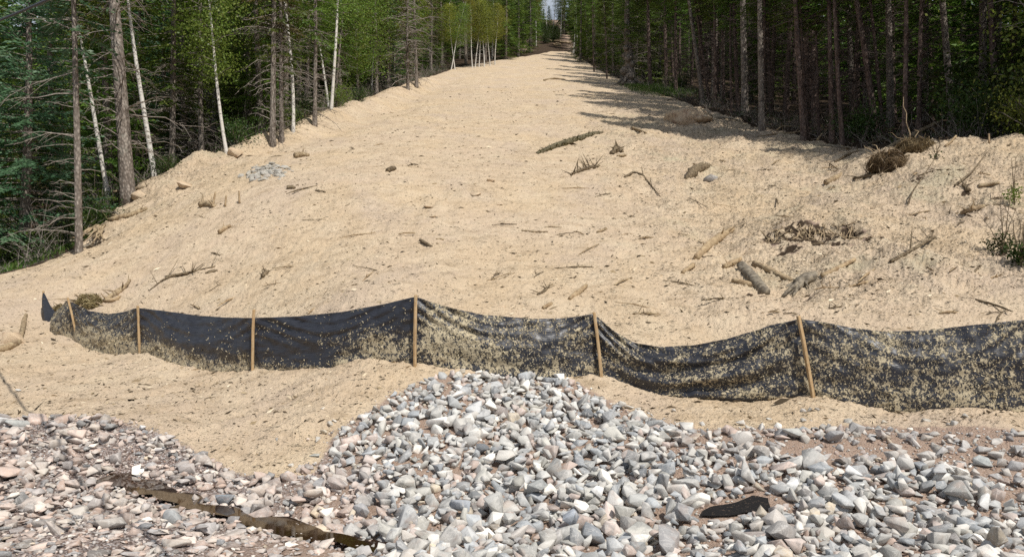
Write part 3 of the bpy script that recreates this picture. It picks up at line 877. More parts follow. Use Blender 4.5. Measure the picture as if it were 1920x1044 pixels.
HERO = [ # photo x, y, half length, colour, colour word, flatness, tilt, label
    (1194, 938, .150, (.46, .46, .44), 'pale grey', .9, .25, 'broad flat pale grey slab facing the viewer, largest stone of the apron'),
    (424, 934, .135, (.27, .30, .33), 'dark grey', 1.0, .5, 'blue-grey boulder at the edge of the brown ditch water'),
    (1120, 930, .105, (.72, .71, .69), 'white', 1.0, .4, 'bright white rock just left of the broad pale slab'),
    (757, 976, .105, (.74, .73, .71), 'white', 1.0, .4, 'bright white pointed rock above the right end of the ditch water'),
    (736, 946, .07, (.66, .65, .62), 'white', 1.0, .4, 'small white rock a little above the white pointed rock'),
    (1280, 968, .125, (.33, .335, .34), 'grey', 1.0, .5, 'large grey wedge-shaped rock left of the black fabric patch'),
    (590, 853, .085, (.37, .365, .32), 'grey', .6, 1.0, 'lone grey slab lying on the tan bank beside the riprap'),
    (728, 777, .055, (.55, .48, .38), 'tan', .7, .4, 'small cream stone at the left tip of the apron on tan mulch'),
    (34, 783, .14, (.44, .45, .43), 'pale grey', .55, .7, 'long pale grey slab leaning on the tan bank at the ditch head'),
    (4, 790, .13, (.68, .67, .65), 'white', .8, .6, 'white boulder at the very left edge against the tan bank'),
    (265, 841, .062, (.72, .70, .68), 'white', 1.0, .5, 'small white rock near the top of the left gravel strip'),
    (306, 848, .07, (.60, .52, .46), 'pinkish', .7, .3, 'flat pinkish rock beside the small white rock of the left strip'),
    (164, 940, .075, (.64, .61, .57), 'white', .8, .3, 'rounded whitish stone in the gravel left of the water'),
    (205, 975, .17, (.42, .38, .34), 'grey', .5, .12, 'big flat grey-brown slab half buried in the road shoulder'),
    (325, 1008, .125, (.52, .46, .40), 'tan', .8, .3, 'large tan-topped rock in the pinkish shoulder gravel'),
    (325, 975, .10, (.36, .37, .37), 'grey', .9, .4, 'grey angular rock above the tan-topped rock'),
    (1485, 893, .10, (.66, .66, .645), 'white', 1.0, .5, 'tall white rock in the reddish soil right of the black patch'),
    (1598, 905, .10, (.66, .655, .65), 'white', .9, .5, 'white tilted rock on the right half of the apron'),
    (1577, 957, .13, (.50, .51, .51), 'pale grey', 1.0, .6, 'large rounded pale grey rock right of the black patch'),
    (1848, 925, .095, (.68, .67, .65), 'white', .9, .4, 'white rock standing in brown soil near the right edge'),
    (1800, 895, .14, (.33, .33, .315), 'grey', 1.0, .5, 'big grey double-faced boulder near the right edge'),
    (1486, 816, .11, (.43, .43, .40), 'grey', 1.0, .5, 'large grey rock at the top of the brown soil under the last stake'),
    (1842, 868, .10, (.40, .42, .41), 'grey', 1.0, .5, 'greenish-grey round rock in soil below the right fence bay'),
    (1465, 965, .15, (.36, .34, .32), 'grey', 1.0, .4, 'large brown-grey boulder at the right tip of the black patch'),
    (1745, 915, .15, (.36, .34, .325), 'grey', .6, .25, 'long flat grey-brown slab among the right-hand stones'),
    (1090, 880, .12, (.33, .345, .36), 'grey', .7, .35, 'long grey rock lying level in the middle of the apron'),
    (1185, 870, .135, (.31, .30, .29), 'dark grey', .75, .3, 'dark brown-grey flat-topped slab in the middle of the apron'),
    (1180, 855, .08, (.40, .41, .40), 'grey', .9, .4, 'grey round rock resting on the dark flat-topped slab'),
    (1005, 905, .14, (.34, .35, .34), 'grey', 1.0, .4, 'large dull grey boulder left of the white rock'),
    (865, 957, .11, (.36, .38, .41), 'grey', 1.0, .5, 'bluish grey rock to the right of the white pointed rock'),
    (1070, 1000, .115, (.37, .40, .45), 'grey', 1.0, .4, 'blue-tinted angular rock at the bottom of the apron'),
    (700, 990, .12, (.40, .38, .36), 'grey', .7, .3, 'long grey slab beside the right end of the water'),
]
for (a, c, s, col, nm, fl, ti, lb) in HERO:
    x, y, z = hit(a, c + 8, H1)
    rng = np.random.default_rng(int(a * 7 + c))
    # bring it to the height of the stones it lies on
    for _ in range(3):
        zz = float(bilinear(HM, HX0, HY0, HG, x, y))
        y = (EYE - zz - s * .3) * FPX / max(c - CY, 1); x = (a - CX) / FPX * y
    drop(x, y, s, rng, np.array(col), nm, fl, ti, True, .2, cap=9)
    rocks[-1]['label'] = lb

AREAS = [ # photo box -> words
    (0, 300, 0, 870, 'at the head of the stony ditch on the left'), (300, 480, 0, 900, 'along the ditch under the tan bank'), (0, 200, 870, 960, 'in gravel left of the brown water'), (200, 420, 870, 950, 'beside the upper pool of brown water'),
    (0, 260, 950, 1100, 'in the pinkish road shoulder gravel'), (260, 480, 940, 1100, 'in the shoulder gravel below the brown water'), (420, 620, 860, 960, 'on the far bank of the brown water'), (480, 740, 960, 1100, 'at the lower end of the brown water'),
    (600, 760, 0, 850, 'on the left edge of the apron'), (700, 880, 0, 790, 'at the top of the apron under the tallest stake'), (880, 1010, 0, 780, 'at the crest of the apron'), (1010, 1150, 0, 790, 'at the top of the apron under the leaning stake'),
    (600, 780, 850, 970, 'on the apron above the brown water'), (760, 900, 780, 870, 'on the upper left of the stone apron'), (900, 1020, 780, 870, 'in the upper middle of the stone apron'), (1020, 1160, 780, 870, 'on the upper right of the stone apron'), (1160, 1340, 0, 870, 'where the apron thins below the slack bay'),
    (780, 940, 870, 970, 'in the heart of the stone apron'), (940, 1080, 870, 960, 'left of the bright white rock'), (1080, 1240, 860, 990, 'around the broad pale slab'), (1240, 1420, 870, 940, 'above the black patch'), (1240, 1340, 930, 1000, 'left of the black patch'), (1340, 1460, 930, 1010, 'rimming the black patch'),
    (740, 900, 960, 1100, 'at the foot of the apron by the white pointed rock'), (900, 1050, 950, 1100, 'at the foot of the apron, bottom middle'), (1050, 1240, 980, 1100, 'at the foot of the apron below the pale slab'), (1240, 1480, 990, 1100, 'at the foot of the apron below the black patch'),
    (1340, 1560, 0, 880, 'in reddish soil under the last visible stake'), (1420, 1560, 870, 960, 'around the tall white rock'), (1560, 1720, 0, 880, 'in reddish soil below the right fence bay'), (1720, 2000, 0, 880, 'in brown soil high on the right edge'), (1560, 1720, 880, 960, 'on the right half of the apron'), (1720, 2000, 880, 960, 'in brown soil near the right edge'),
    (1460, 1640, 950, 1100, 'at the bottom right, right of the black patch'), (1640, 1780, 950, 1100, 'at the bottom among the right-hand stones'), (1780, 2000, 950, 1100, 'in the bottom right corner')]
def area(px, py):
    for a, b_, c, d, w in AREAS:
        if a <= px < b_ and c <= py < d: return w
    return 'among the stones of the ditch'

def build_rocks():
    for r in rocks:
        r['px'], r['py'] = project(*r['p'])
        r['scr'] = r['s'] / r['p'][1] * (1 if (0 < r['px'] < 1920 and r['py'] < 1046) else 0) + (10 if 'label' in r else 0)
        # what is buried deep under later stones does not show
        zz = float(bilinear(HM, HX0, HY0, HG, r['p'][0], r['p'][1]))
        if zz - r['p'][2] > r['V'][:, 2].max() * 1.02: r['scr'] *= .5
    order = sorted(range(len(rocks)), key=lambda i: -rocks[i]['scr'])
    singles = order[:300]; rest = order[300:]
    seen = {}
    for i in singles:
        r = rocks[i]
        lb = r.get('label')
        if not lb:
            big = r['s'] > .098
            ax = r['asp']
            sh = 'flat slab' if ax[2] < .42 * max(ax[0], ax[1]) else ('long stone' if max(ax[0], ax[1]) > 1.55 * min(ax[0], ax[1]) else ('blocky stone' if ax[2] > .75 * max(ax[0], ax[1]) else 'angular stone'))
            lb = "%s %s %s %s" % ('large' if big else 'small', r['n'], sh, area(r['px'], r['py']))
        o = mk("rock", r['V'], r['F'], M['rock'], None, False, dict(rock_colour=np.tile(r['c'], (len(r['V']), 1))))
        o.location = r['p']
        tag(o, lb, 'rock', 'grey crushed rocks in the ditch apron' if 'label' not in r or r['px'] > 560 else 'crushed rocks in the ditch')
    V = []; F = []; C = []; n = 0
    for i in rest:
        r = rocks[i]
        V.append(r['V'] + r['p']); F.append(r['F'] + n); n += len(r['V'])
        C.append(np.tile(r['c'], (len(r['V']), 1)))
    # crumbs between the stones
    rng = np.random.default_rng(77)
    m = 15000
    x = rng.uniform(-6.6, 6.4, m); y = rng.uniform(4.4, 9.8, m)
    ok = ((poly_sd(RIP, x, y) < .1) | (poly_sd(LEFT, x, y) < .05)) & (np.abs(x) / y < .7) & (poly_sd(BLACK, x, y) > 0.02) & (poly_sd(WPOLY, x, y) > -.09)
    x, y = x[ok], y[ok]
    V0, F0 = ico(1)
    z = np.where(poly_sd(WPOLY, x, y) < .06, np.maximum(H1(x, y), WZ - .004), H1(x, y))
    for k in range(len(x)):
        s = rng.uniform(.008, .026)
        v = V0 * rng.uniform(.55, 1.0, (len(V0), 1)) * np.array([1, rng.uniform(.6, 1), rng.uniform(.4, .8)]) * s
        v = v @ rot_random(rng, .5).T + np.array([x[k], y[k], z[k] + s * .25])
        V.append(v); F.append(F0 + n); n += len(v)
        col, nm = pick(rng, x[k] < -1.0)
        if rng.random() < .35: col = np.array([.34, .235, .18]) * rng.uniform(.8, 1.2)
        C.append(np.tile(col, (len(v), 1)))
    o = mk("crushed_stone", np.concatenate(V), np.concatenate(F), M['rock'], None, False, dict(rock_colour=np.concatenate(C)))
    tag(o, 'smaller grey and pinkish crushed stones filling the ditch between the rocks', 'gravel', kind='stuff')
build_rocks()

def flat_poly(name, poly, z, mat, lift=None, wav=.13):
    import bmesh
    bm = bmesh.new()
    pts = []
    for i in range(len(poly)):
        a, c = poly[i - 1], poly[i]
        for t in (0, .2, .4, .6, .8):
            q = a + (c - a) * t
            pts.append(q + wav * np.array([perlin(q[0] * 4, q[1] * 4, 3), perlin(q[0] * 4, q[1] * 4, 4)]))
    vs = [bm.verts.new((p[0], p[1], z if lift is None else float(H1(p[0], p[1])) + lift)) for p in pts]
    f = bm.faces.new(vs)
    bmesh.ops.triangulate(bm, faces=[f])
    if lift is not None:
        bmesh.ops.subdivide_edges(bm, edges=bm.edges[:], cuts=3, use_grid_fill=True)
        for v in bm.verts:
            v.co.z = float(H1(v.co.x, v.co.y)) + lift + .004 * float(perlin(v.co.x * 9, v.co.y * 9, 6))
    me = bpy.data.meshes.new(name); bm.to_mesh(me); bm.free()
    me.materials.append(mat)
    o = bpy.data.objects.new(name, me); COL.objects.link(o)
    return o
cen = WPOLY.mean(0)
o = flat_poly("ditch_water", WPOLY, WZ + .012, M['water']); tag(o, 'shallow brown water lying along the stony ditch', None, kind='structure')
o = flat_poly("ground_fabric", BLACK, 0, M['black_fabric'], .022, .04)
o.modifiers.new("thickness", 'SOLIDIFY').thickness = .004
tag(o, 'small matt black patch lying flat between grey rocks', 'fabric')

# ================================================================ trees
class Proto:
    pass

def keep(g, name, mat, smooth=False):
    o = g.build(name, mat, None, smooth, 'tint')
    me = o.data
    bpy.data.objects.remove(o)
    if name == 'crown': print('crown quads', len(me.polygons))
    return (name, me)

def trunk_geo(rng, H, r0, wob=.05, k=10, flare=1.5, bend=0.0):
    g = Geo(); n = 22
    t = np.linspace(0, 1, n) ** 1.15
    ph = rng.uniform(0, 6, 4)
    P = np.stack([wob * H * .1 * (np.sin(t * 5 + ph[0]) - np.sin(ph[0])) + bend * H * t ** 2, wob * H * .1 * (np.sin(t * 4 + ph[1]) - np.sin(ph[1])), t * H - .25], 1)
    r = r0 * (1 - t) ** .8 + .008
    r = r * (1 + (flare - 1) * np.exp(-t * H / .35))
    g.tube(P, r, k, rng.random())
    f = lambda z: np.stack([np.interp(z, P[:, 2], P[:, i]) for i in range(3)], -1)
    rad = lambda z: np.interp(z, P[:, 2], r)
    return g, f, rad

def needle_branches(g, wood, f, rng, H, zb, Rm, dens=1.0, card=.15, droop=.35, prof=.85, low=.55, gaps=.12, sparse=0.0):
    z = zb
    while z < H * .985:
        a = (H - z) / (H - zb)
        step = (.20 + .22 * a) / dens
        nb = rng.integers(4, 7)
        az0 = rng.uniform(0, 6.28)
        for i in range(nb):
            if rng.random() < gaps: continue
            az = az0 + i * 6.283 / nb + rng.normal(0, .25)
            L = Rm * (a ** prof) * rng.uniform(.62, 1.15) * (1 - (1 - low) * max(0, (a - .8) / .2)) + .12
            zz = z + rng.normal(0, .06)
            p0 = f(zz)
            d = np.array([math.cos(az), math.sin(az)])
            m = max(5, int(L / .15))
            s = np.linspace(.06, 1, m)
            rise = .45 * (1 - a) - .05
            ht = L * (rise * s - droop * (.4 + .6 * a) * s ** 1.6 + .16 * a * s ** 4)
            bend = rng.normal(0, .12)
            P = np.stack([p0[0] + L * s * d[0] - d[1] * bend * L * s ** 2, p0[1] + L * s * d[1] + d[0] * bend * L * s ** 2, zz + ht], 1)
            if wood is not None and L > .5:
                wood.tube(P[::max(1, m // 5)], np.linspace(.008 + .005 * L, .003, len(P[::max(1, m // 5)])), 3, rng.random(), cap=False)
            T = np.gradient(P, axis=0); T /= np.linalg.norm(T, axis=1)[:, None]
            side = np.stack([-T[:, 1], T[:, 0], np.zeros(m)], 1)
            start = int(m * (.22 if a > .4 else .08))
            C = []; D = []; tint = []
            bt = rng.random() * .5
            for q in range(start, m):
                if rng.random() < sparse: continue
                for sg in (-1, 1):
                    l = (.42 * L * (1 - s[q]) + .13) * rng.uniform(.6, 1.15)
                    dr = T[q] * rng.uniform(.5, .9) + side[q] * sg + np.array([0, 0, rng.normal(-.18, .22)])
                    dr /= np.linalg.norm(dr)
                    nn = max(1, int(l / (card * .55)))
                    u = (np.arange(nn) + .6) * card * .55
                    c = P[q] + dr * u[:, None] + np.array([0, 0, -.25]) * (u[:, None] ** 2) / (l + .2)
                    C.append(c); D.append(dr + rng.normal(0, .28, (nn, 3))); tint.append(np.clip(bt + .45 * (u / l) * (s[q]) + rng.normal(0, .12, nn), 0, 1))  # tint rises to the tips: pale new growth plus painted leaf highlights
            C.append(P[-1:]); D.append(T[-1:]); tint.append(np.array([.9]))
            C = np.concatenate(C) + rng.normal(0, .02, (sum(len(c) for c in C), 3)); D = np.concatenate(D)
            g.cards(C, D, card * rng.uniform(.9, 1.6, len(C)), card * rng.uniform(.28, .48, len(C)), rng, .12, np.concatenate(tint), np.array([d[0] * .75, d[1] * .75, .55]) + rng.normal(0, .42, (len(C), 3)))
        z += step
    # leader
    u = np.linspace(H * .94, H * 1.0, 8)
    g.cards(f(u), np.tile([0, 0, 1.0], (8, 1)) + rng.normal(0, .5, (8, 3)), card * 1.3, card * .4, rng, 0)

def dead_branches(g, f, rad, rng, z0, z1, Lm, n, droop=.25, twigs=4, thick=1.0, bias=None):
    for i in range(n):
        z = rng.uniform(z0, z1)
        az = rng.uniform(0, 6.283) if bias is None or rng.random() > .65 else rng.normal(bias, .6)
        L = Lm * rng.choice([.35, .55, .8, 1.15], p=[.35, .3, .22, .13]) * rng.uniform(.75, 1.25) * (.55 + .45 * math.sin(math.pi * min(1, (z - z0) / (z1 - z0 + .01) * .8 + .15)))
        d = np.array([math.cos(az), math.sin(az), 0])
        sd = np.array([-d[1], d[0], 0])
        s = np.linspace(0, 1, 6)
        p0 = f(z)
        k1, k2 = rng.normal(0, .25), rng.normal(.12, .22)
        P = p0 + d * (L * s + rad(z) * .6)[:, None] + sd * (k1 * L * s ** 2)[:, None] + np.array([0, 0, 1.0]) * (L * (k2 * s - droop * rng.uniform(.4, 1.5) * s ** 2.2))[:, None]
        P += rng.normal(0, .035, P.shape) * s[:, None] * (.4 + L)
        g.tube(P, thick * np.linspace(.011 + .006 * L, .0035, 6), 4 if thick > 1.2 else 3, rng.random(), cap=False)
        for j in range(rng.integers(1, twigs + 1) + int(3 * L)):
            q = rng.uniform(.25, .95); b = p0 + d * (L * q + rad(z) * .6) + sd * (k1 * L * q * q)
            b[2] = np.interp(q, s, P[:, 2])
            l = L * rng.uniform(.18, .5) * (1.15 - q)
            dr = d * rng.uniform(.2, .9) + sd * rng.choice([-1, 1]) * rng.uniform(.3, 1) + np.array([0, 0, rng.normal(-.25, .35)])
            dr /= np.linalg.norm(dr)
            w = np.linspace(0, 1, 3)[:, None]
            g.tube(b + dr * l * w + np.array([0, 0, -.12]) * l * w ** 2, thick * np.array([.009, .006, .003]), 3, rng.random(), cap=False)

def leaf_crown(g, wood, f, rng, H, zb, Rm, nlimb=34, nleaf=9000, size=.085, top=.35, open_=.0):
    C = []; Cd = []
    for i in range(nlimb):
        a = (i + rng.random()) / nlimb
        z = zb + (H - zb) * a * .93
        az = i * 2.4 + rng.normal(0, .3)
        sh = math.sin(math.pi * min(1, .18 + a * .82)) ** .8
        L = Rm * (sh * .9 + .15) * rng.uniform(.6, 1.2)
        d = np.array([math.cos(az), math.sin(az), rng.uniform(.35, .95)])
        s = np.linspace(0, 1, 6)
        P = f(z) + d * (L * s)[:, None] + np.array([0, 0, -.28]) * L * (s ** 2)[:, None]
        P += rng.normal(0, .04, P.shape) * s[:, None] * L
        wood.tube(P, np.linspace(.010 + .007 * L, .004, 6), 3, rng.random(), cap=False)
        for q in np.linspace(.3, 1.05, 6):
            b = np.array([np.interp(q, s, P[:, j]) for j in range(3)])
            for _ in range(2):
                if rng.random() < open_: continue
                C.append(b + rng.normal(0, .17 * L + .05, 3) * np.array([1, 1, .8])); Cd.append(.13 + .13 * L)
    C = np.array(C); Cd = np.array(Cd)
    k = rng.integers(0, len(C), nleaf)
    tint = np.clip(rng.random(len(C))[k] * .6 + rng.random(nleaf) * .45, 0, 1)
    p = C[k] + rng.normal(0, 1, (nleaf, 3)) * Cd[k][:, None] * np.array([1, 1, .85])
    D = rng.normal(0, 1, (nleaf, 3)) + np.array([0, 0, -.6])
    ow = (p - f(p[:, 2])) / (Rm * .7); ow[:, 2] = .45
    g.cards(p, D, size * rng.uniform(.75, 1.3, nleaf), size * rng.uniform(.5, .85, nleaf), rng, .25, tint, ow * .8 + rng.normal(0, .5, (nleaf, 3)))

def spruce_proto(seed, H, r0, zb, Rm, bark='bark', leaf='needle', dead=0, dlen=1.2, dshade=False, dens=1.0, card=.15, droop=.35, wob=.05, z0=.6, sparse=0, gaps=.12, prof=.85, low=.55, thick=1.0, bend=0., bias=None, flare=1.5, dz1=None):
    rng = np.random.default_rng(seed)
    t, f, rad = trunk_geo(rng, H, r0, wob, 10 if r0 < .15 else 14, flare, bend)
    parts = [keep(t, "trunk", M[bark], True)]
    c = Geo(); w = Geo()
    needle_branches(c, w, f, rng, H, zb, Rm, dens, card, droop, prof, low, gaps, sparse)
    parts.append(keep(c, "crown", M[leaf]))
    if dead: dead_branches(w, f, rad, rng, z0, dz1 or zb + .12 * H, dlen, dead, .28, 4, thick, bias)
    parts.append(keep(w, "branches", M['dead_shaded' if dshade else 'dead_twig']))
    return parts

def birch_proto(seed, H, r0, zb, Rm, leaf='leaf', nlimb=34, nleaf=9000, size=.085, wob=.12, bark='birch', bend=0., open_=0.):
    rng = np.random.default_rng(seed)
    t, f, rad = trunk_geo(rng, H, r0, wob, 9, 1.25, bend)
    c = Geo(); w = Geo()
    leaf_crown(c, w, f, rng, H * .98, zb, Rm, nlimb, nleaf, size, .35, open_)
    return [keep(t, "trunk", M[bark], True), keep(c, "crown", M[leaf]), keep(w, "branches", M['dead_twig'])]

def stand(name, parts, x, y, s=1.0, rz=0.0, lean=(0, 0), label=None, cat='tree', group=None, sink=.0, sxy=1.0):
    z = float(H1(x, y)) - sink
    r = empty(name, (x, y, z))
    r.rotation_mode = 'QUATERNION'
    r.rotation_quaternion = (Matrix.Rotation(lean[0], 3, 'Y') @ Matrix.Rotation(lean[1], 3, 'X') @ Matrix.Rotation(rz, 3, 'Z')).to_quaternion()
    r.scale = (s * sxy, s * sxy, s)
    for nm, me in parts:
        o = bpy.data.objects.new(nm, me); COL.objects.link(o); o.parent = r
    return tag(r, label, cat, group)

def world_at(px, py=None, Y=None):
    if Y is None:
        p = hit(px, py, H1); return p[0], p[1]
    return (px - CX) / FPX * Y, Y

# ---- kinds
FULL = [spruce_proto(101 + i, h, .15, .5, rm, leaf=lf, dens=dn, dead=6, dlen=.8, dshade=True, droop=dr, z0=.3) for i, (h, rm, lf, dn, dr) in enumerate([(13, 2.5, 'needle', 1.0, .38), (11, 2.2, 'needle', 1.05, .3), (14, 2.3, 'needle', .95, .45), (10, 2.1, 'needle_blue', 1.05, .3)])]
BARE = [spruce_proto(201 + i, h, r0, zb, rm, 'bark' if i == 2 else 'bark_red', 'needle', dead=nd, dlen=1.5, dshade=True, dens=1.25, droop=.4, z0=.5) for i, (h, r0, zb, rm, nd) in enumerate([(15, .13, 6.0, 2.3, 90), (14, .11, 5.2, 2.1, 80), (16, .15, 6.5, 2.4, 95), (13, .09, 5.5, 1.9, 80)])]
EDGE = [spruce_proto(301 + i, h, r0, zb, rm, 'bark', lf, dead=nd, dlen=1.5, dens=.95, droop=.42, z0=.5, sparse=sp) for i, (h, r0, zb, rm, nd, lf, sp) in enumerate([(14, .12, 3.2, 2.2, 80, 'needle', .1), (15, .13, 4.2, 2.0, 85, 'needle_old', .25), (12, .10, 2.4, 2.0, 70, 'needle', .1)])]
BIRCH = [birch_proto(401 + i, h, r0, zb, rm, lf, 36, nl) for i, (h, r0, zb, rm, lf, nl) in enumerate([(11, .075, 4.2, 1.7, 'leaf', 9000), (10, .06, 3.6, 1.5, 'leaf', 8000), (9, .055, 3.5, 1.3, 'leaf_yellow', 7000)])]
GREEN = [birch_proto(451 + i, h, .10, zb, rm, 'leaf', 60, 17000, .095, bark='bark') for i, (h, zb, rm) in enumerate([(12, 1.6, 2.4), (10, 1.0, 2.0)])]
BUSHK = []
def bush_proto(seed, H, Rm, leaf, n, size):
    rng = np.random.default_rng(seed); w = Geo(); c = Geo()
    C = []
    for i in range(16):
        az = rng.uniform(0, 6.28); L = H * rng.uniform(.6, 1.1); sp = Rm * rng.uniform(.2, 1)
        s = np.linspace(0, 1, 6)[:, None]
        P = np.array([math.cos(az), math.sin(az), 0]) * sp * s ** 1.3 + np.array([0, 0, 1]) * L * (s - .25 * s ** 2) + rng.normal(0, .03, (6, 3)) * s
        w.tube(P, np.linspace(.012, .004, 6), 3, rng.random(), cap=False)
        for q in range(2, 6): C.append(P[q])
    C = np.array(C); k = rng.integers(0, len(C), n)
    p = C[k] + rng.normal(0, .16 * H, (n, 3)); p[:, 2] = np.abs(p[:, 2])
    c.cards(p, rng.normal(0, 1, (n, 3)) + np.array([0, 0, -.3]), size * rng.uniform(.7, 1.3, n), size * rng.uniform(.4, .8, n), rng, .3)
    return [keep(w, "stems", M['dead_twig']), keep(c, "foliage", M[leaf])]
BUSHK = [bush_proto(501, 1.1, .8, 'leaf_dark', 2200, .07), bush_proto(502, .8, .7, 'leaf_dark', 1600, .06), bush_proto(503, 1.0, .7, 'leaf', 1500, .06)]

taken = []
def reserve(x, y, r): taken.append((x, y, r))

# ---- single trees one can point to
def hero(name, parts, px, py, top=None, Y=None, label='', group=None, s=1.0, rz=0.0, sink=0., r=.9, cat='tree', lean_y=0.0, sxy=1.0):
    x, y = world_at(px, py, Y)
    lean = 0.0
    if top: lean = math.atan2(top[0] - px, py - top[1])
    reserve(x, y, r)
    return stand(name, parts, x, y, s, rz, (lean, lean_y), label, cat, group, sink, sxy)

hero("spruce_tree", spruce_proto(11, 17, .215, 8.2, 2.6, 'bark', 'needle', dead=95, dlen=2.1, z0=1.4, wob=.02, thick=1.1, flare=1.2, dz1=9.5), 240, 378, (214, 0), label='thick grey-barked spruce with dead branch stubs left of the clearing', rz=.4, r=1.0)
hero("spruce_tree", spruce_proto(12, 12, .085, 4.6, 1.5, 'bark', 'needle_blue', dead=42, dlen=1.6, z0=.4, wob=.03, bias=math.pi, thick=.8, flare=1.15), 148, 440, (143, 100), Y=19.9, label='thin pale dead-branched spruce at the left corner of the woods')
hero("blue_spruce", spruce_proto(13, 10.5, .15, 1.0, 2.5, 'bark', 'needle_blue', dead=20, dlen=1.2, dens=1.75, card=.125, droop=.24, low=.85), 44, 480, Y=22.6, label='blue-green spruce with low boughs at the far left', r=1.6)
hero("blue_spruce", spruce_proto(14, 9.0, .13, 2.0, 2.7, 'bark', 'needle', dead=20, dlen=1.2, dens=1.2, card=.15, droop=.3, low=.85), -75, 480, Y=29.0, label='yellow-green spruce cut by the left edge of the picture', r=1.6)
hero("blue_spruce", spruce_proto(15, 5.0, .07, .25, 1.8, 'bark', 'needle', dead=10, dlen=.8, dens=1.2, card=.12, droop=.3, low=.85), 112, 470, Y=23.6, label='small dark spruce filling in behind the thin dead-branched trunk', r=1.0)
hero("birch_tree", birch_proto(21, 8.5, .075, 5.2, 1.5, 'leaf', 30, 6500, wob=.05), 206, 356, (166, 150), Y=25.6, label='leaning birch half hidden behind the thick grey trunk', s=1.0)
hero("birch_tree", birch_proto(22, 9.5, .085, 6.0, 1.5, 'leaf', 30, 6500, wob=.06), 291, 330, (256, 60), Y=26.6, label='white birch leaning left just right of the thick grey trunk', s=1.0)
hero("birch_tree", birch_proto(23, 9, .055, 2.5, 1.25, 'leaf', 40, 8500, wob=.1), 425, 286, (393, 70), label='slender birch with a light green crown leaning over the bank')
hero("spruce_tree", EDGE[1], 511, 272, (512, 0), sxy=.78, label='browning spruce with a tall straight pale trunk at the bank edge', s=1.05, rz=1)
hero("spruce_tree", EDGE[0], 528, 266, (522, 0), sxy=.75, label='dark thin spruce trunk touching the browning spruce', s=.9, rz=2.5)
hero("birch_tree", birch_proto(25, 10, .062, 6.4, 1.2, 'leaf', 26, 5000, wob=.16), 549, 248, (542, 0), label='bright white wavy birch between two bare spruce trunks', s=1.0)
hero("spruce_tree", EDGE[0], 590, 236, (589, 20), sxy=.75, label='grey bare-stemmed spruce right of the wavy white birch', s=.95, rz=4)
hero("birch_tree", BIRCH[1], 616, 200, (606, 80), label='pale birch leaning left in a pair under green leaves', s=1.0, rz=1)
hero("birch_tree", BIRCH[0], 621, 205, (624, 80), label='upright pale birch of the pair under green leaves', s=.95, rz=2)
hero("leafy_tree", GREEN[0], 640, 190, label='bright green leafy tree overhanging the pair of birches', s=1.05, rz=.5, r=1.5)
hero("leafy_tree", GREEN[1], 672, 184, label='lower bright green leafy tree on the bank edge', s=1.0, rz=2, r=1.3)
hero("spruce_tree", FULL[2], 560, 200, Y=47, label='tall green spruce behind the wavy white birch', s=1.1, rz=3.1, r=1.5)
hero("leafy_tree", GREEN[1], 440, 215, Y=37, label='leafy tree glowing green behind the slender leaning birch', s=1.15, rz=4.1, r=1.4)
hero("spruce_tree", EDGE[2], 706, 176, (703, 20), label='tall spruce with pale stem where the bank has its bump', s=1.1, rz=1)
hero("dead_spruce", [p for p in spruce_proto(26, 9, .10, 8.3, .3, 'bark', 'needle_old', dead=190, dlen=1.9, z0=.4, dz1=8.4, thick=1.6) if p[0] != 'crown'], 765, 168, label='dead grey spruce full of drooping bare branches')
hero("spruce_tree", EDGE[0], 781, 164, (779, 40), label='spruce with a light trunk right of the dead grey spruce', s=.95, rz=5)
hero("leafy_tree", GREEN[0], 22, 480, Y=37, label='yellow-green leafy tree behind the blue-green spruce at far left', s=.62, rz=1.5, r=1.5)
hero("leafy_tree", GREEN[1], 108, 480, Y=39, label='leafy tree behind the thin pale dead-branched spruce', s=.6, rz=2.5, r=1.5)
hero("spruce_tree", FULL[0], 180, 420, Y=31, label='bushy spruce behind the gap left of the thick grey trunk', s=.7, rz=2.2, r=1.3, sxy=1.25)
hero("spruce_tree", FULL[2], 262, 380, Y=33, label='bushy spruce behind the white leaning birch', s=.75, rz=1.2, r=1.3, sxy=1.2)
hero("spruce_tree", FULL[1], 345, 320, Y=33.5, label='bushy green spruce filling the gap right of the white leaning birch', s=.8, rz=.2, r=1.3, sxy=1.2)
hero("spruce_tree", FULL[0], 468, 290, Y=35, label='bushy green spruce left of the browning spruce', s=.75, rz=3.2, r=1.3, sxy=1.2)
for i, (bx, by, tx, ty, lb) in enumerate([(846, 131, 862, 60, 'birch leaning right at the left end of the birch clump'), (853, 131, 848, 60, 'thin birch behind the right-leaning one of the clump'), (886, 128, 882, 40, 'leftmost upright birch in the middle of the birch clump'), (891, 127, 894, 40, 'thin pale birch second in the upright clump'),
                                        (898, 126, 899, 35, 'whitest birch stem of the upright clump'), (908, 126, 907, 40, 'upright clump birch right of the whitest stem'), (919, 124, 916, 45, 'yellowing birch toward the right of the clump'), (928, 122, 931, 45, 'rightmost yellow birch of the clump')]):
    hero("birch_tree", BIRCH[2 if i % 3 else 1], bx, by, (tx, ty), label=lb, group='birch clump at the crest of the clearing', s=.74 + .06 * (i % 3), rz=i * 1.3, r=.5, sxy=1.15)
# crest and slash
def far_at(px, Y): return ((px - CX) / FPX * Y, Y)
SN = birch_proto(27, 9, .10, 6.5, .5, 'leaf_yellow', 8, 260, wob=.08)
hero("birch_snag", SN, 1026, 60, (1023, 20), Y=150, label='thin white snag standing against the gap of sky', s=.75, r=.5)
hero("birch_snag", SN, 1036, 66, (1040, 20), Y=146, label='pale snag leaning right beside the gap of sky', s=.85, rz=2, r=.5)
hero("birch_snag", [p for p in birch_proto(28, 3.0, .14, 2.6, .3, 'leaf', 3, 30, wob=.05) if p[0] == 'trunk'], 1075, 97, (1077, 70), Y=112, label='short white broken birch stub at the right top of the clearing', r=.5)
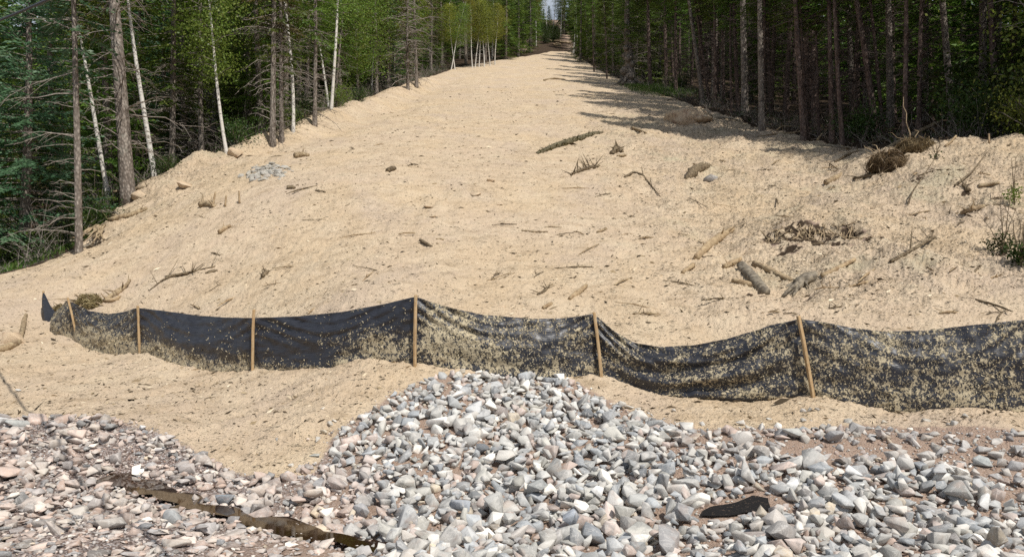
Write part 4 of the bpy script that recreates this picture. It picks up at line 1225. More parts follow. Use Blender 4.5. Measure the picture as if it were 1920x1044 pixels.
# gnarled trunk on the right
def gnarled():
    rng = np.random.default_rng(31)
    g = Geo(); n = 40; t = np.linspace(0, 1, n); H = 11
    P = np.stack([.25 * np.sin(t * 9) * np.exp(-t * 3) - .5 * t * 0 - .1 * t, .1 * np.sin(t * 6), t * H - .3], 1)
    r = .36 * (1 - t) ** 1.0 + .03 + .5 * np.exp(-t * H / .45) + .09 * np.maximum(perlin(t * H * 1.5, t * 0, 4), 0) * (t < .5)
    g.tube(P, r, 14, .5)
    b = Geo()
    for z, az, s in [(1.0, 3.4, .34), (1.9, 4.6, .30), (1.5, 5.6, .26), (2.7, 4.0, .22), (.5, 5.0, .36), (2.3, 2.6, .2)]:
        V = ICO1[0] * s * (1 + .18 * perlin(ICO1[0][:, 0] * 3 + z, ICO1[0][:, 1] * 3 + ICO1[0][:, 2] * 2, 9))[:, None]
        b.add(V + np.array([.34 * math.cos(az), .34 * math.sin(az), z]), ICO1[1], .4)
    for i in range(7):
        az = rng.uniform(0, 6.28); s = np.linspace(0, 1, 6)[:, None]
        b.tube(np.array([math.cos(az), math.sin(az), 0]) * (.3 + 1.1 * s) + np.array([0, 0, 1]) * (.55 - .75 * s ** .7), np.linspace(.14, .03, 6), 6, .5)
    f = lambda z: np.stack([np.interp(z, P[:, 2], P[:, i]) for i in range(3)], -1)
    rad = lambda z: np.interp(z, P[:, 2], r)
    w = Geo(); dead_branches(w, f, rad, rng, .8, 4.5, 2.4, 50, .2, 4, 1.5)
    c = Geo(); needle_branches(c, w, f, rng, H, 3.4, 2.8, 1.0)
    return [keep(g, "trunk", M['bark'], True), keep(b, "burls", M['bark'], True), keep(w, "branches", M['dead_twig']), keep(c, "crown", M['needle'])]
hero("spruce_tree", gnarled(), 1178, 152, Y=62, label='gnarled old spruce with burls and spreading roots at the right edge', r=1.6)

for i, (bx, by, tx, ty, k, s, lb) in enumerate([
    (1114, 135, 1112, 40, 3, .9, 'slim spruce trunk at the shaded top right of the clearing'), (1138, 148, 1136, 30, 3, .85, 'thin dark stem standing in front of the gnarled spruce'), (1262, 150, 1260, 20, 0, .95, 'straight spruce trunk behind the bright green grass patch'),
    (1319, 196, 1292, 0, 2, .95, 'spruce trunk leaning left above the flat boulder'), (1330, 193, 1304, 0, 1, 1.0, 'twin of the leaning trunk, just behind it'), (1357, 196, 1349, 0, 1, .9, 'upright dark trunk right of the leaning pair'), (1385, 214, 1379, 0, 0, .95, 'brown trunk above the gap between boulder and pale trunk'),
    (1372, 212, 1369, 0, 3, .8, 'thin brown pole beside the brown trunk'), (1429, 246, 1420, 0, 2, 1.0, 'pale grey knotted spruce trunk nearest the shaded clearing edge'), (1470, 196, 1462, 0, 3, .75, 'thin crooked sapling stem deep behind the pale knotted trunk'),
    (1508, 263, 1494, 0, 0, 1.0, 'tall straight trunk second of the lit right-hand spruces'), (1516, 258, 1502, 0, 3, .75, 'skinny dark pole tight behind the straight second trunk'), (1535, 256, 1531, 0, 3, .7, 'skinny pole midway between the two straight right trunks'), (1560, 263, 1552, 0, 1, .95, 'ruddy dark trunk in the middle of the right-hand group'),
    (1580, 274, 1563, 0, 3, 1.0, 'thin twisting trunk at the front of the right-hand group'), (1645, 262, 1600, 0, 0, 1.0, 'forked trunk leaning left behind the fibrous root clump'), (1656, 258, 1632, 0, 3, .9, 'dim trunk behind the fibrous root clump'), (1786, 246, 1772, 0, 2, 1.0, 'lone grey trunk in the black shade above the debris mound')]):
    hero("spruce_tree", BARE[k], bx, by, (tx, ty), label=lb, group='bare-stemmed spruces along the right edge', s=s, rz=i * 1.7, r=.55, sxy=.82)

for i, (px, Y, s_, lb) in enumerate([(948, 100, 1.0, 'green spruce with boughs to the ground right of the birch clump'), (972, 106, 1.05, 'tall spruce between the birch clump and the red ground'), (994, 112, .9, 'spruce at the left edge of the bare red ground'), (806, 84, .9, 'dark green spruce left of the birch clump'), (830, 92, .95, 'spruce directly behind the leaning birch of the clump'), (1088, 96, .85, 'spruce with low boughs at the top right of the clearing'), (1150, 74, .8, 'green spruce between gnarled tree and slim right trunks')]):
    x, y = (px - CX) / FPX * Y, Y
    reserve(x, y, 1.6); stand("spruce_tree", FULL[i % 3], x, y, s_, i * 1.9, (0, 0), lb, 'tree', None, 0, 1.15)
# ---- the woods behind
XL = lambda y: np.interp(y, [17, 21, 24.5, 28, 31, 36, 46, 57, 72, 88, 104, 112, 121, 133, 146, 160, 240], [-12.3, -12.0, -12.4, -12, -10.4, -9.6, -9.2, -8.4, -7.8, -6.4, -1.0, 2.6, 4.0, 4.4, 5.2, 6.0, 9.0])
XR = lambda y: np.interp(y, [17, 19, 21, 23.5, 26.5, 29, 33, 42, 52, 66, 85, 104, 121, 133, 146, 160, 240], [14.8, 14.2, 13.2, 11.6, 11.6, 11, 10.7, 10.4, 10.1, 9.8, 9.4, 9.2, 9.5, 9.0, 7.0, 7.0, 10])
LM_L = [(130, 'at the far left corner'), (270, 'behind the thick grey trunk'), (380, 'right of the leaning white birch'), (490, 'behind the slender leaning birch'), (570, 'behind the wavy white birch'), (700, 'behind the bright green leafy trees'), (830, 'behind the dead grey spruce'), (945, 'behind the birch clump'), (1100, 'on the left of the sky gap')]
LM_R = [(1062, 'on the right of the sky gap'), (1125, 'at the shaded top right of the clearing'), (1240, 'around the gnarled spruce'), (1345, 'behind the leaning trunks above the boulder'), (1460, 'behind the pale knotted trunk'), (1610, 'among the straight right-hand trunks'), (1740, 'behind the fibrous root clumps'), (1925, 'in the black shade behind the debris mound'), (9999, 'beyond the right edge of the view')]
def words_for(kind, x, y, d, right):
    px = CX + x / y * FPX
    where = next((w for lim, w in (LM_R if right else LM_L) if px < lim), 'in the woods')
    row = 'front-row' if d < 2.2 else ('second-row' if d < 5.5 else 'deep-set')
    return "%s %s %s" % (row, kind, where)
def woods(right, n, seed):
    rng = np.random.default_rng(seed); k = 0; tries = 0
    while k < n and tries < 60000:
        tries += 1
        y = 17.5 + (rng.random() ** 1.35) * 135
        d = .35 + 13 * rng.random() ** 1.5
        x = float(XR(y)) + d if right else float(XL(y)) - d
        px = CX + x / y * FPX
        if not right and (px < -330 or (y < 24 and d < 3)): continue
        if not right and y < 34 and px < 40 and d > 4: continue
        if not right and 20 < px < 150 and y > 27: continue
        if right and px > 2500: continue
        if right and y < 24.5 and px < 1990: continue
        if abs(px - 1017) < 1507 * .9 / y and y > 125: continue
        sp = 1.15 + .055 * d + .012 * y + (.2 if right else .35)
        if any((x - a) ** 2 + (y - c) ** 2 < (sp * .5 + r * .5) ** 2 for a, c, r in taken): continue
        u = rng.random()
        if right:
            if y > 62 and d < 4:
                parts, kind = (FULL[rng.integers(3)], 'green spruce') if u < .75 else (EDGE[rng.integers(3)], 'half-bare spruce')
            elif d < 5: parts, kind = (BARE[rng.integers(4)], 'bare-stemmed spruce') if u < .97 else (FULL[rng.integers(3)], 'dark spruce')
            else: parts, kind = (BARE[rng.integers(4)], 'bare-stemmed spruce') if u < .72 else (FULL[rng.integers(3)], 'dark spruce')
        else:
            if d < 2.2: parts, kind = (EDGE[rng.integers(3)], 'half-bare spruce') if u < .55 else ((BIRCH[rng.integers(3)], 'slim birch') if u < .75 else (FULL[rng.integers(4)], 'green spruce'))
            elif d < 6: parts, kind = (FULL[rng.integers(4)], 'green spruce') if u < .55 else ((EDGE[rng.integers(3)], 'half-bare spruce') if u < .85 else (GREEN[rng.integers(2)], 'leafy tree'))
            else: parts, kind = FULL[rng.integers(4)], 'tall dark spruce'
        if y > 118 and u < .25: parts, kind = BIRCH[rng.integers(3)], 'slim birch'
        s = rng.uniform(.85, 1.15)
        nm = 'birch_tree' if 'birch' in kind else ('leafy_tree' if 'leafy' in kind else 'spruce_tree')
        stand(nm, parts, x, y, s, rng.uniform(0, 6.28), (rng.normal(0, .02), rng.normal(0, .02)), words_for(kind, x, y, d, right), 'tree', 'trees of the right-hand woods' if right else 'trees of the left-hand woods')
        reserve(x, y, sp); k += 1
    return k
NL = woods(False, 125, 61)
NR = woods(True, 135, 62)
# young spruces filling the edge down to the ground
rng = np.random.default_rng(19)
for i in range(34):
    y = 24 + 62 * rng.random() ** 1.4; d = rng.uniform(.9, 4.5); x = float(XL(y)) - d
    px = CX + x / y * FPX
    if px < 225: continue
    stand("spruce_tree", FULL[rng.integers(3)], x, y, rng.uniform(.28, .55), rng.uniform(0, 6.28), (0, 0), words_for('young low spruce', x, y, d, False), 'tree', 'trees of the left-hand woods', 0, 1.25)
# spruces just outside the picture on the right, whose shade fills the dark corner
rng = np.random.default_rng(8)
for i, (x, y) in enumerate([(16.6, 15.6), (18.6, 14.0), (18.0, 17.0), (16.0, 18.2), (20.4, 15.8), (19.6, 18.6), (17.4, 20.0), (15.6, 20.6), (22.2, 18.0), (21.4, 20.8), (19.2, 21.8), (17.0, 22.6), (24.2, 16.4), (23.6, 21.0), (21.0, 23.6), (18.8, 24.6), (20.8, 12.6), (22.8, 14.4)]):
    stand("spruce_tree", FULL[i % 3], x, y, rng.uniform(1.0, 1.25), rng.uniform(0, 6), (0, 0), 'dark spruce standing beyond the right edge of the view', 'tree', 'trees of the right-hand woods')

for px, Y, s_, lb in [(1010, 156, .34, 'small spruce at the left foot of the sky gap'), (1029, 158, .36, 'small spruce at the right foot of the sky gap'), (1019, 172, .26, 'tiny spruce in the middle of the sky gap')]:
    x, y = far_at(px, Y); stand("spruce_tree", FULL[int(px) % 3], x, y, s_, 1.0, (0, 0), lb, 'tree', None, 0, 1.6)

# ---- undergrowth
BL = [(70, 452, 0), (88, 470, 1), (105, 455, 0), (150, 470, 1), (185, 440, 1), (215, 405, 1), (338, 312, 1), (470, 272, 1), (560, 240, 2), (575, 237, 1), (605, 218, 0), (650, 200, 2), (690, 188, 1)]
for i, (px, py, k) in enumerate(BL):
    x, y = world_at(px, py) if px > 200 else far_at(px, [22.5, 24, 22.2, 21.6, 22.2, 23.5][min(i, 5)])
    x -= .5
    stand("bush", BUSHK[k], x, y, .8 + .5 * ((i * 37) % 10) / 10, i * 1.1, (0, 0), '%s bush %s' % ('green' if k == 2 else 'low dark', next(w for lim, w in LM_L if px < lim)), 'bush', 'bushes along the left edge of the clearing')
for i, (px, Y, k, s) in enumerate([(1590, 29, 1, 1.3), (1620, 27.5, 1, 1.5), (1850, 22.5, 0, 1.4), (1905, 21, 0, 1.4), (1935, 19.8, 2, 1.3), (1960, 20.6, 2, 1.9), (1230, 64, 1, 1.5), (1275, 57, 0, 1.2), (1880, 24, 0, 2.2)]):
    x, y = far_at(px, Y)
    stand("bush", BUSHK[k], x, y, s, i * 2.1, (0, 0), '%s bush %s' % ('light green' if k == 2 else 'dark green', next(w for lim, w in LM_R if px < lim)), 'bush', 'bushes along the right edge of the clearing')
for i, (px, py, Y) in enumerate([(1023, 68, 138), (1022, 79, 128), (1035, 80, 131), (1043, 74, 135), (1012, 60, 143), (1030, 60, 145), (1040, 60, 146), (1019, 52, 152), (1008, 52, 150)]):
    x, y = far_at(px, Y)
    stand("bush", BUSHK[1], x, y, 2.2, i * 2.1, (0, 0), ['upper small green bush on the bare red ground below the sky gap', 'round green bush in the middle of the bare red ground', 'dull bush beside fallen pale logs at the top', 'bush at the right rim of the bare red ground', 'bush under the yellowish trees left of the sky gap', 'bush at the foot of the white snag', 'bush at the foot of the pale leaning snag', 'bush closing the top of the bare red ground', 'bush left of the top of the bare red ground'][i], 'bush')

def grass():
    rng = np.random.default_rng(71); g = Geo()
    def patch(cx, cy, rx, ry, n, h, out):
        x = rng.normal(cx, rx, n); y = rng.normal(cy, ry, n)
        ok = poly_sd(MULCH, x, y) > out
        x, y = x[ok], y[ok]; z = H1(x, y)
        D = np.stack([rng.normal(0, .45, len(x)), rng.normal(0, .45, len(x)), np.ones(len(x))], 1)
        l = h * rng.uniform(.5, 1.4, len(x))
        C = np.stack([x, y, z], 1) + D / np.linalg.norm(D, axis=1)[:, None] * (l * .42)[:, None]
        g.cards(C, D, l, np.full(len(x), .022), rng, 0)
    patch(-13.7, 20.9, .6, .8, 2600, .13, -.02)
    patch(-13.6, 24.0, 1.0, 2.5, 5000, .2, .1)
    patch(10.2, 57, 1.3, 3.0, 5000, .28, -1.4)
    patch(-11.9, 21.8, .5, 1.2, 900, .2, .0)
    o = g.build("grass", M['grass'], None, False, 'tint')
    tag(o, 'short bright green grass at the edges of the bare slope', 'grass', kind='stuff')
grass()
# ---- the mass of the woods further in, which nobody could count
def deep_woods():
    rng = np.random.default_rng(91)
    lo = []
    for i in range(4):
        r2 = np.random.default_rng(900 + i); c = Geo()
        f = lambda z: np.stack([np.zeros_like(np.asarray(z, float)), np.zeros_like(np.asarray(z, float)), np.asarray(z, float)], -1)
        needle_branches(c, None, f, r2, 12 + i, .4, 2.6, .62, .36, .4, .85, .6, .1)
        V = np.concatenate(c.V); F = np.concatenate(c.F[4]); A = np.concatenate(c.A)
        t, _, _ = trunk_geo(r2, 12 + i, .14)
        lo.append((V, F, A))
    V = []; F = []; A = []; n = 0
    pts = []; tries = 0
    while len(pts) < 300 and tries < 20000:
        tries += 1
        y = 20 + rng.random() ** 1.2 * 165; right = rng.random() < .5
        d = rng.uniform(13.5, 26) if y < 120 else rng.uniform(5, 24)
        x = float(XR(y)) + d * (.75 if y < 45 else 1) if right else float(XL(y)) - d
        if abs(x / y) > .85 or (not right and (y < 38 and x / y < -.58)): continue
        if right and y < 25: continue
        if any((x - a) ** 2 + (y - c) ** 2 < 7 for a, c in pts): continue
        pts.append((x, y))
    for k, (x, y) in enumerate(pts):
        v, f, a = lo[k % 4]
        th = rng.uniform(0, 6.28); s = rng.uniform(.85, 1.2)
        rot = np.array([[math.cos(th), -math.sin(th), 0], [math.sin(th), math.cos(th), 0], [0, 0, 1]])
        V.append((v * s) @ rot.T + np.array([x, y, float(H0(x, y))])); F.append(f + n); n += len(v); A.append(a)
    o = mk("deep_woods", np.concatenate(V), np.concatenate(F), M['needle'], None, False, dict(tint=np.concatenate(A)))
    tag(o, 'dense dark conifer woods filling the background on both sides of the clearing', 'woods', kind='stuff')
deep_woods()

# ================================================================ logs, sticks, stumps, stones on the slope
def limb(g, P, r, rng, k=8, lump=.05, twigs=0, tw=.5):
    """knobbly log or stick through points P"""
    P = np.asarray(P, float); n = max(6, int(np.linalg.norm(P[-1] - P[0]) / .12) + 4)
    t0 = np.linspace(0, 1, len(P)); t = np.linspace(0, 1, n)
    Q = np.stack([np.interp(t, t0, P[:, i]) for i in range(3)], 1)
    ra = np.interp(t, np.linspace(0, 1, len(r)), r)
    Q[1:-1] += rng.normal(0, .03, (n - 2, 3)) * ra[1:-1, None]
    ra = ra * (1 + lump * rng.normal(0, 1, n))
    g.tube(Q, np.maximum(ra, .003), k, rng.random())
    if k >= 7:                                    # lengthwise ridges and knots
        th = np.arange(k) * 2 * np.pi / k; sd_ = rng.uniform(0, 50)
        f_ = 1 + .30 * perlin(np.cos(th)[None] * 1.6 + sd_ + t[:, None] * .8, np.sin(th)[None] * 1.6 + t[:, None] * 1.5, 7)
        g.V[-1] = (Q[:, None] + (g.V[-1].reshape(n, k, 3) - Q[:, None]) * f_[..., None]).reshape(-1, 3)
    for i in range(twigs):
        q = rng.integers(1, n - 1); d = rng.normal(0, 1, 3); d[2] = abs(d[2]) * .8 + .1; d /= np.linalg.norm(d)
        L = tw * rng.uniform(.3, 1); w = np.linspace(0, 1, 4)[:, None]
        g.tube(Q[q] + d * L * w + rng.normal(0, .05, 3) * L * w ** 2, np.linspace(ra[q] * .4 + .003, .003, 4), 4, rng.random(), cap=False)

def gpt(px, py, lift=0.0):
    p = hit(px, py, H1); return np.array([p[0], p[1], p[2] + lift])

def stick(name, pts, r, mat, label, cat, group=None, twigs=0, lump=.05, lift=.4, k=8, tw=.5, up=None, seed=None):
    rng = np.random.default_rng(seed if seed is not None else int(pts[0][0] * 3 + pts[0][1]))
    P = [gpt(a, c) for a, c in pts]
    rr = np.interp(np.linspace(0, 1, len(P)), np.linspace(0, 1, len(r)), r)
    P = [p + np.array([0, 0, lift * q]) for p, q in zip(P, rr)]
    if up:                                    # far end held off the ground
        d = P[0][1]
        P = [P[0]] + [np.array(pix(a, c, d + u)) for (a, c), u in zip(pts[1:], up)]
    base = P[0].copy()
    g = Geo(); limb(g, [p - base for p in P], r, rng, k, lump, twigs, tw)
    o = g.build(name, M[mat], None, k > 4, 'tint'); o.location = base
    return tag(o, label, cat, group)

M['moss'] = make_wood("mossy_bark", (.036, .034, .020), (.085, .078, .045), (9, 9, 9), (.025, .02, .014), .35)
_ml = stick("log", [(1007, 289), (1040, 277), (1078, 264), (1113, 252), (1131, 248)], [.05, .12, .12, .08, .015], 'moss', 'mossy log with twig stubs lying alone in the middle of the slope', 'log', twigs=34, tw=.32, lift=.3)
def moss():
    rng = np.random.default_rng(3); g = Geo(); n = 1300
    t = rng.random(n); C = np.stack([np.interp(t, [0, .33, .66, 1], [gpt(a, c)[i] for a, c in [(1009, 288), (1040, 277), (1078, 264), (1111, 253)]]) for i in range(3)], 1) - np.array(_ml.location)
    d = rng.normal(0, 1, (n, 3)); d /= np.linalg.norm(d, axis=1)[:, None]
    C += d * (.11 * np.sin(math.pi * np.clip(t, .1, .95)) + .04)[:, None]
    keep_ = perlin(t * 9, d[:, 2] * 2, 4) > -.1
    C, d = C[keep_], d[keep_]
    g.cards(C, d + rng.normal(0, .6, d.shape), rng.uniform(.06, .2, len(C)), rng.uniform(.02, .05, len(C)), rng, 0)
    g.build("moss", M['needle_old'], _ml, False, 'tint')
moss()
stick("log", [(1391, 502), (1412, 526), (1434, 551)], [.085, .095, .09], 'grey_wood', 'thick grey log half buried left of the twisted driftwood stump', 'log', lift=.4, lump=.02, k=12, twigs=3, tw=.2)
stick("log", [(1374, 528), (1398, 534), (1421, 541)], [.05, .055, .05], 'bare_log', 'short tan log butting into the thick grey log', 'log', lift=.4)
stick("log", [(1413, 497), (1442, 509), (1482, 528)], [.05, .055, .045], 'log', 'slim log sloping from above the thick grey log to the driftwood stump', 'log', lift=.6)
stick("log", [(1306, 486), (1326, 465), (1348, 449), (1374, 431)], [.06, .085, .09, .05], 'bare_log', 'orange-brown barkless log slanting uphill above the slack fence bay', 'log', lift=.5, twigs=4, tw=.3)
stick("log", [(1358, 503), (1374, 496), (1389, 486)], [.05, .06, .03], 'bare_log', 'broken splintered log end above the thick grey log', 'log', lift=.5, twigs=5, tw=.2)
stick("stick", [(1280, 513), (1299, 500)], [.035, .045], 'bare_log', 'short brown stick below the orange-brown log', 'stick', lift=.6)
stick("stick", [(1068, 562), (1084, 551), (1099, 538)], [.03, .045, .035], 'bare_log', 'brown stick just above the fabric left of the leaning stake', 'stick', lift=.6)
stick("stick", [(1018, 579), (1034, 571)], [.025, .03], 'bare_log', 'small tan stick close above the fabric, middle bay', 'stick', lift=.6)
stick("stick", [(1008, 553), (1022, 545), (1031, 536)], [.02, .025, .015], 'twig', 'mossy twig above the middle bay of the fence', 'stick', twigs=8, tw=.2)
stick("stick", [(1540, 520), (1570, 507), (1602, 489)], [.04, .04, .035], 'bare_log', 'pale straight stick slanting up right of the driftwood stump', 'stick', lift=.7)
stick("stick", [(1670, 493), (1712, 470), (1752, 446)], [.03, .03, .02], 'twig', 'long dark stick lying below the right mound', 'stick', lift=.8, twigs=3)
stick("pole", [(1549, 347), (1578, 329), (1624, 302), (1667, 276), (1716, 250), (1765, 227)], [.075, .085, .08, .07, .06, .045], 'log', 'long fallen pole leaning through the fibrous root clumps', 'log', lift=1.0, up=[.6, 1.4, 2.2, 3.2, 4.2])
stick("stick", [(1566, 305), (1588, 292), (1611, 283)], [.03, .03, .02], 'twig', 'dark stick in the shade left of the root clumps', 'stick', lift=.8, twigs=3)
stick("stick", [(1556, 308), (1573, 320)], [.02, .015], 'twig', 'short twig crossing below the dark stick in the shade', 'stick', lift=.8)
stick("stick", [(1600, 337), (1630, 332), (1655, 331)], [.03, .04, .03], 'twig', 'cluster of dark twigs lying under the long fallen pole', 'stick', lift=.8, twigs=12, tw=.5)
stick("stick", [(1762, 259), (1752, 245), (1743, 234)], [.05, .045, .03], 'bare_log', 'broken stub standing on top of the debris mound', 'stick', up=[-.1, -.15])
stick("stick", [(1772, 276), (1782, 267), (1793, 255)], [.03, .03, .025], 'bare_log', 'pale peeled stick poking up from the debris mound', 'stick', up=[0, .1])
stick("stick", [(1855, 270), (1854, 251)], [.025, .02], 'bare_log', 'upright peg on the skyline of the debris mound', 'stick', up=[.05])
stick("twig", [(1702, 388), (1706, 372), (1712, 358), (1734, 326), (1753, 298)], [.022, .02, .016, .012, .006], 'twig', 'curved bare twig arching up in front of the debris mound', 'twig', up=[.1, .2, .5, .9], k=5)
stick("stick", [(1791, 349), (1822, 323), (1851, 286)], [.03, .022, .01], 'twig', 'dark thin stick leaning up right on the debris mound', 'stick', up=[.4, 1.0], k=6)
stick("stick", [(1720, 332), (1756, 320), (1812, 320)], [.012, .012, .008], 'twig', 'thin bent twig across the face of the debris mound', 'twig', lift=2, k=5)
stick("stick", [(1834, 352), (1852, 350), (1874, 346)], [.035, .04, .03], 'log', 'level stick below the leaning one on the debris mound', 'stick', lift=1)
stick("stick", [(1806, 350), (1816, 363)], [.05, .06], 'twig', 'dark chunk of wood on the face of the mound', 'stick', lift=.8, twigs=6, tw=.3)
stick("stick", [(1803, 402), (1822, 396), (1846, 388)], [.04, .06, .03], 'log', 'knotty root piece halfway down the right mound', 'stick', lift=.7, twigs=9, tw=.3)
stick("stick", [(1838, 389), (1870, 386), (1905, 394)], [.015, .015, .01], 'twig', 'thin level twig left of the green saplings', 'twig', lift=2, k=5)
stick("log", [(178, 422), (212, 414), (246, 406), (276, 393)], [.045, .075, .07, .05], 'log', 'thin mulch-dusted log lying at the left wood edge', 'log', lift=.7, twigs=8, tw=.4)
stick("driftwood", [(190, 570), (205, 561), (220, 552), (234, 542), (244, 527)], [.02, .045, .055, .045, .025], 'log', 'grey cracked driftwood piece behind the second fence stake', 'stick', lift=.9, twigs=5, tw=.3)
stick("stick", [(196, 566), (212, 566), (226, 556)], [.05, .05, .02], 'bare_log', 'reddish broken root below the grey driftwood piece', 'stick', lift=.6, twigs=4, tw=.25)
stick("twig", [(282, 543), (300, 529), (318, 520), (354, 514), (380, 507), (404, 500)], [.008, .012, .03, .035, .025, .012], 'twig', 'long forked twig lying on the lower left slope', 'twig', lift=.8, twigs=9, tw=.6)
stick("twig", [(385, 514), (396, 511), (408, 508)], [.02, .03, .02], 'twig', 'short dark stick right of the long forked twig', 'stick', lift=.7)
stick("twig", [(394, 546), (410, 536), (426, 529)], [.01, .012, .008], 'twig', 'fine twig below the long forked twig', 'twig', lift=1, twigs=3, k=5)
stick("stick", [(411, 440), (422, 432), (431, 425)], [.06, .05, .03], 'bare_log', 'reddish broken stub sticking out of the left slope', 'stick', lift=.9, twigs=3, tw=.25)
stick("stick", [(377, 387), (390, 386), (402, 389)], [.09, .09, .05], 'log', 'short fat log below the spindly pegs on the left bank', 'log', lift=.6, twigs=4, tw=.4)
for i, (a, c, a2, c2) in enumerate([(399, 386, 404, 360), (422, 388, 424, 366), (449, 382, 448, 358)]):
    stick("peg", [(a, c), (a2, c2)], [.03, .02], 'bare_log', ['tan peg standing at the end of the short fat log', 'middle spindly peg on the left bank', 'right-hand spindly peg on the left bank'][i], 'peg', up=[.05], k=6)
stick("stick", [(788, 453), (798, 458), (810, 464)], [.035, .03, .02], 'twig', 'dark peg-like stick on the middle of the slope', 'stick', lift=.8)
stick("stick", [(818, 449), (832, 450)], [.02, .02], 'log', 'pale stick right of the dark peg-like stick', 'stick', lift=.7)
stick("stick", [(727, 323), (734, 320), (741, 318)], [.07, .08, .05], 'twig', 'small dark chunk of wood high in the middle of the slope', 'stick', lift=.7)
stick("stick", [(538, 355), (546, 354), (553, 354)], [.05, .06, .04], 'twig', 'small dark chunk of wood below the grey stone patch', 'stick', lift=.7)
stick("log", [(553, 296), (566, 293), (579, 293)], [.09, .09, .05], 'log', 'stubby log in the rut along the left edge', 'log', lift=.6, twigs=4, tw=.4)
stick("stick", [(492, 522), (497, 516), (502, 511)], [.04, .05, .03], 'twig', 'dark root tuft low on the left half of the slope', 'stick', lift=.8, twigs=12, tw=.15)
stick("stick", [(1186, 242), (1197, 246), (1211, 251)], [.06, .06, .04], 'log', 'short stick right of the mossy log, higher up the slope', 'stick', lift=.8)
stick("root", [(1147, 290), (1156, 284), (1167, 287)], [.10, .13, .07], 'twig', 'dark upturned root tuft right of the mossy log', 'root', lift=.5, twigs=14, tw=.4, lump=.25)
stick("stick", [(1158, 294), (1173, 293)], [.04, .04], 'log', 'small stick at the foot of the upturned root tuft', 'stick', lift=.6)
stick("brush", [(1070, 330), (1088, 322), (1104, 318), (1124, 312)], [.03, .05, .05, .02], 'twig', 'heap of dead brushwood below the mossy log', 'brush', lift=.8, twigs=26, tw=.55, lump=.2)
stick("twig", [(1171, 334), (1187, 325), (1204, 329), (1222, 350), (1239, 370)], [.03, .035, .03, .015, .008], 'twig', 'bent dark twig right of the dead brushwood', 'twig', lift=.9, twigs=5, tw=.3)
stick("bark_slab", [(1286, 336), (1300, 325), (1316, 318), (1333, 312)], [.05, .16, .15, .05], 'twig', 'dark upturned bark slab on the right half of the slope', 'bark', lift=.3, lump=.06)
stick("stick", [(1019, 152), (1040, 149), (1060, 150)], [.06, .08, .04], 'log', 'thin curved log high on the slope near the shade of the woods', 'log', lift=1)
stick("stick", [(978, 433), (1000, 436), (1027, 437)], [.012, .018, .02], 'log', 'thin straight stick in the centre of the slope', 'stick', lift=1)
stick("stick", [(1120, 437), (1136, 431)], [.025, .03], 'log', 'short stick right of the thin straight stick', 'stick', lift=.8)
stick("stick", [(38, 640), (43, 622), (45, 604), (49, 592)], [.04, .045, .04, .03], 'log', 'crooked stick on the bank at the far left of the fence', 'stick', lift=.9)
stick("log", [(-30, 662), (0, 658), (28, 648), (40, 640)], [.06, .07, .07, .05], 'log', 'mulch-covered log entering from the left edge by a mound', 'log', lift=.3)
stick("pipe", [(229, 966), (250, 969), (273, 977)], [.03, .03, .028], 'reddish', 'reddish round stick lying in the shoulder gravel', 'stick', lift=3.0, lump=.03) if 'reddish' in M else None
for i, (a, c, a2, c2, lb) in enumerate([(1005, 131, 1015, 128, 'pale log lowest on the red ground'), (1038, 92, 1052, 100, 'fallen white log at the foot of the red ground'), (1042, 84, 1050, 90, 'short white log above the fallen one'), (1050, 85, 1070, 97, 'long thin pole at the right of the red ground'), (1040, 75, 1052, 79, 'upper pale pole on the red ground'), (1024, 96, 1034, 99, 'small pale log left of the fallen white log')][1:]):
    x0, y0 = far_at(a, 124 + i * 2); x1, y1 = far_at(a2, 122 + i * 2)
    g = Geo(); rng = np.random.default_rng(i); p0 = np.array([x0, y0, float(H1(x0, y0)) + .25]); p1 = np.array([x1, y1, float(H1(x1, y1)) + .3])
    limb(g, [p0 * 0, p1 - p0], [.16, .12], rng, 7); o = g.build("log", M['bare_log'], None, True); o.location = p0; tag(o, lb, 'log')

# driftwood stump with roots, and root clumps
def stump():
    rng = np.random.default_rng(44); g = Geo()
    tip = gpt(1537, 520); base = gpt(1478, 556)
    q = lambda px, py, d: np.array(pix(px, py, d))
    d0 = float(base[1]); off = base
    head = q(1528, 519, d0 + .35)
    limb(g, [q(1492, 530, d0 + .25) - off, q(1512, 521, d0 + .3) - off, q(1538, 518, d0 + .4) - off], [.06, .10, .085], rng, 10, .06)
    for a, c, dd, r in [(1466, 556, -.05, .035), (1474, 560, 0, .04), (1486, 556, .0, .035), (1458, 548, .2, .03), (1500, 548, .12, .025), (1524, 548, .2, .018), (1516, 538, .1, .02)]:
        m = q(.5 * (a + 1505), .5 * (c + 526) - 3, d0 + dd + .1)
        limb(g, [q(1508 + (8 if a > 1490 else 0), 524, d0 + .3) - off, m - off, q(a, c, d0 + dd) - off], [.06, r, r * .5], rng, 7, .1)
    o = g.build("driftwood_stump", M['grey_wood'], None, True); o.location = off
    tag(o, 'twisted grey driftwood stump with splayed roots on the lower right slope', 'stump')
stump()

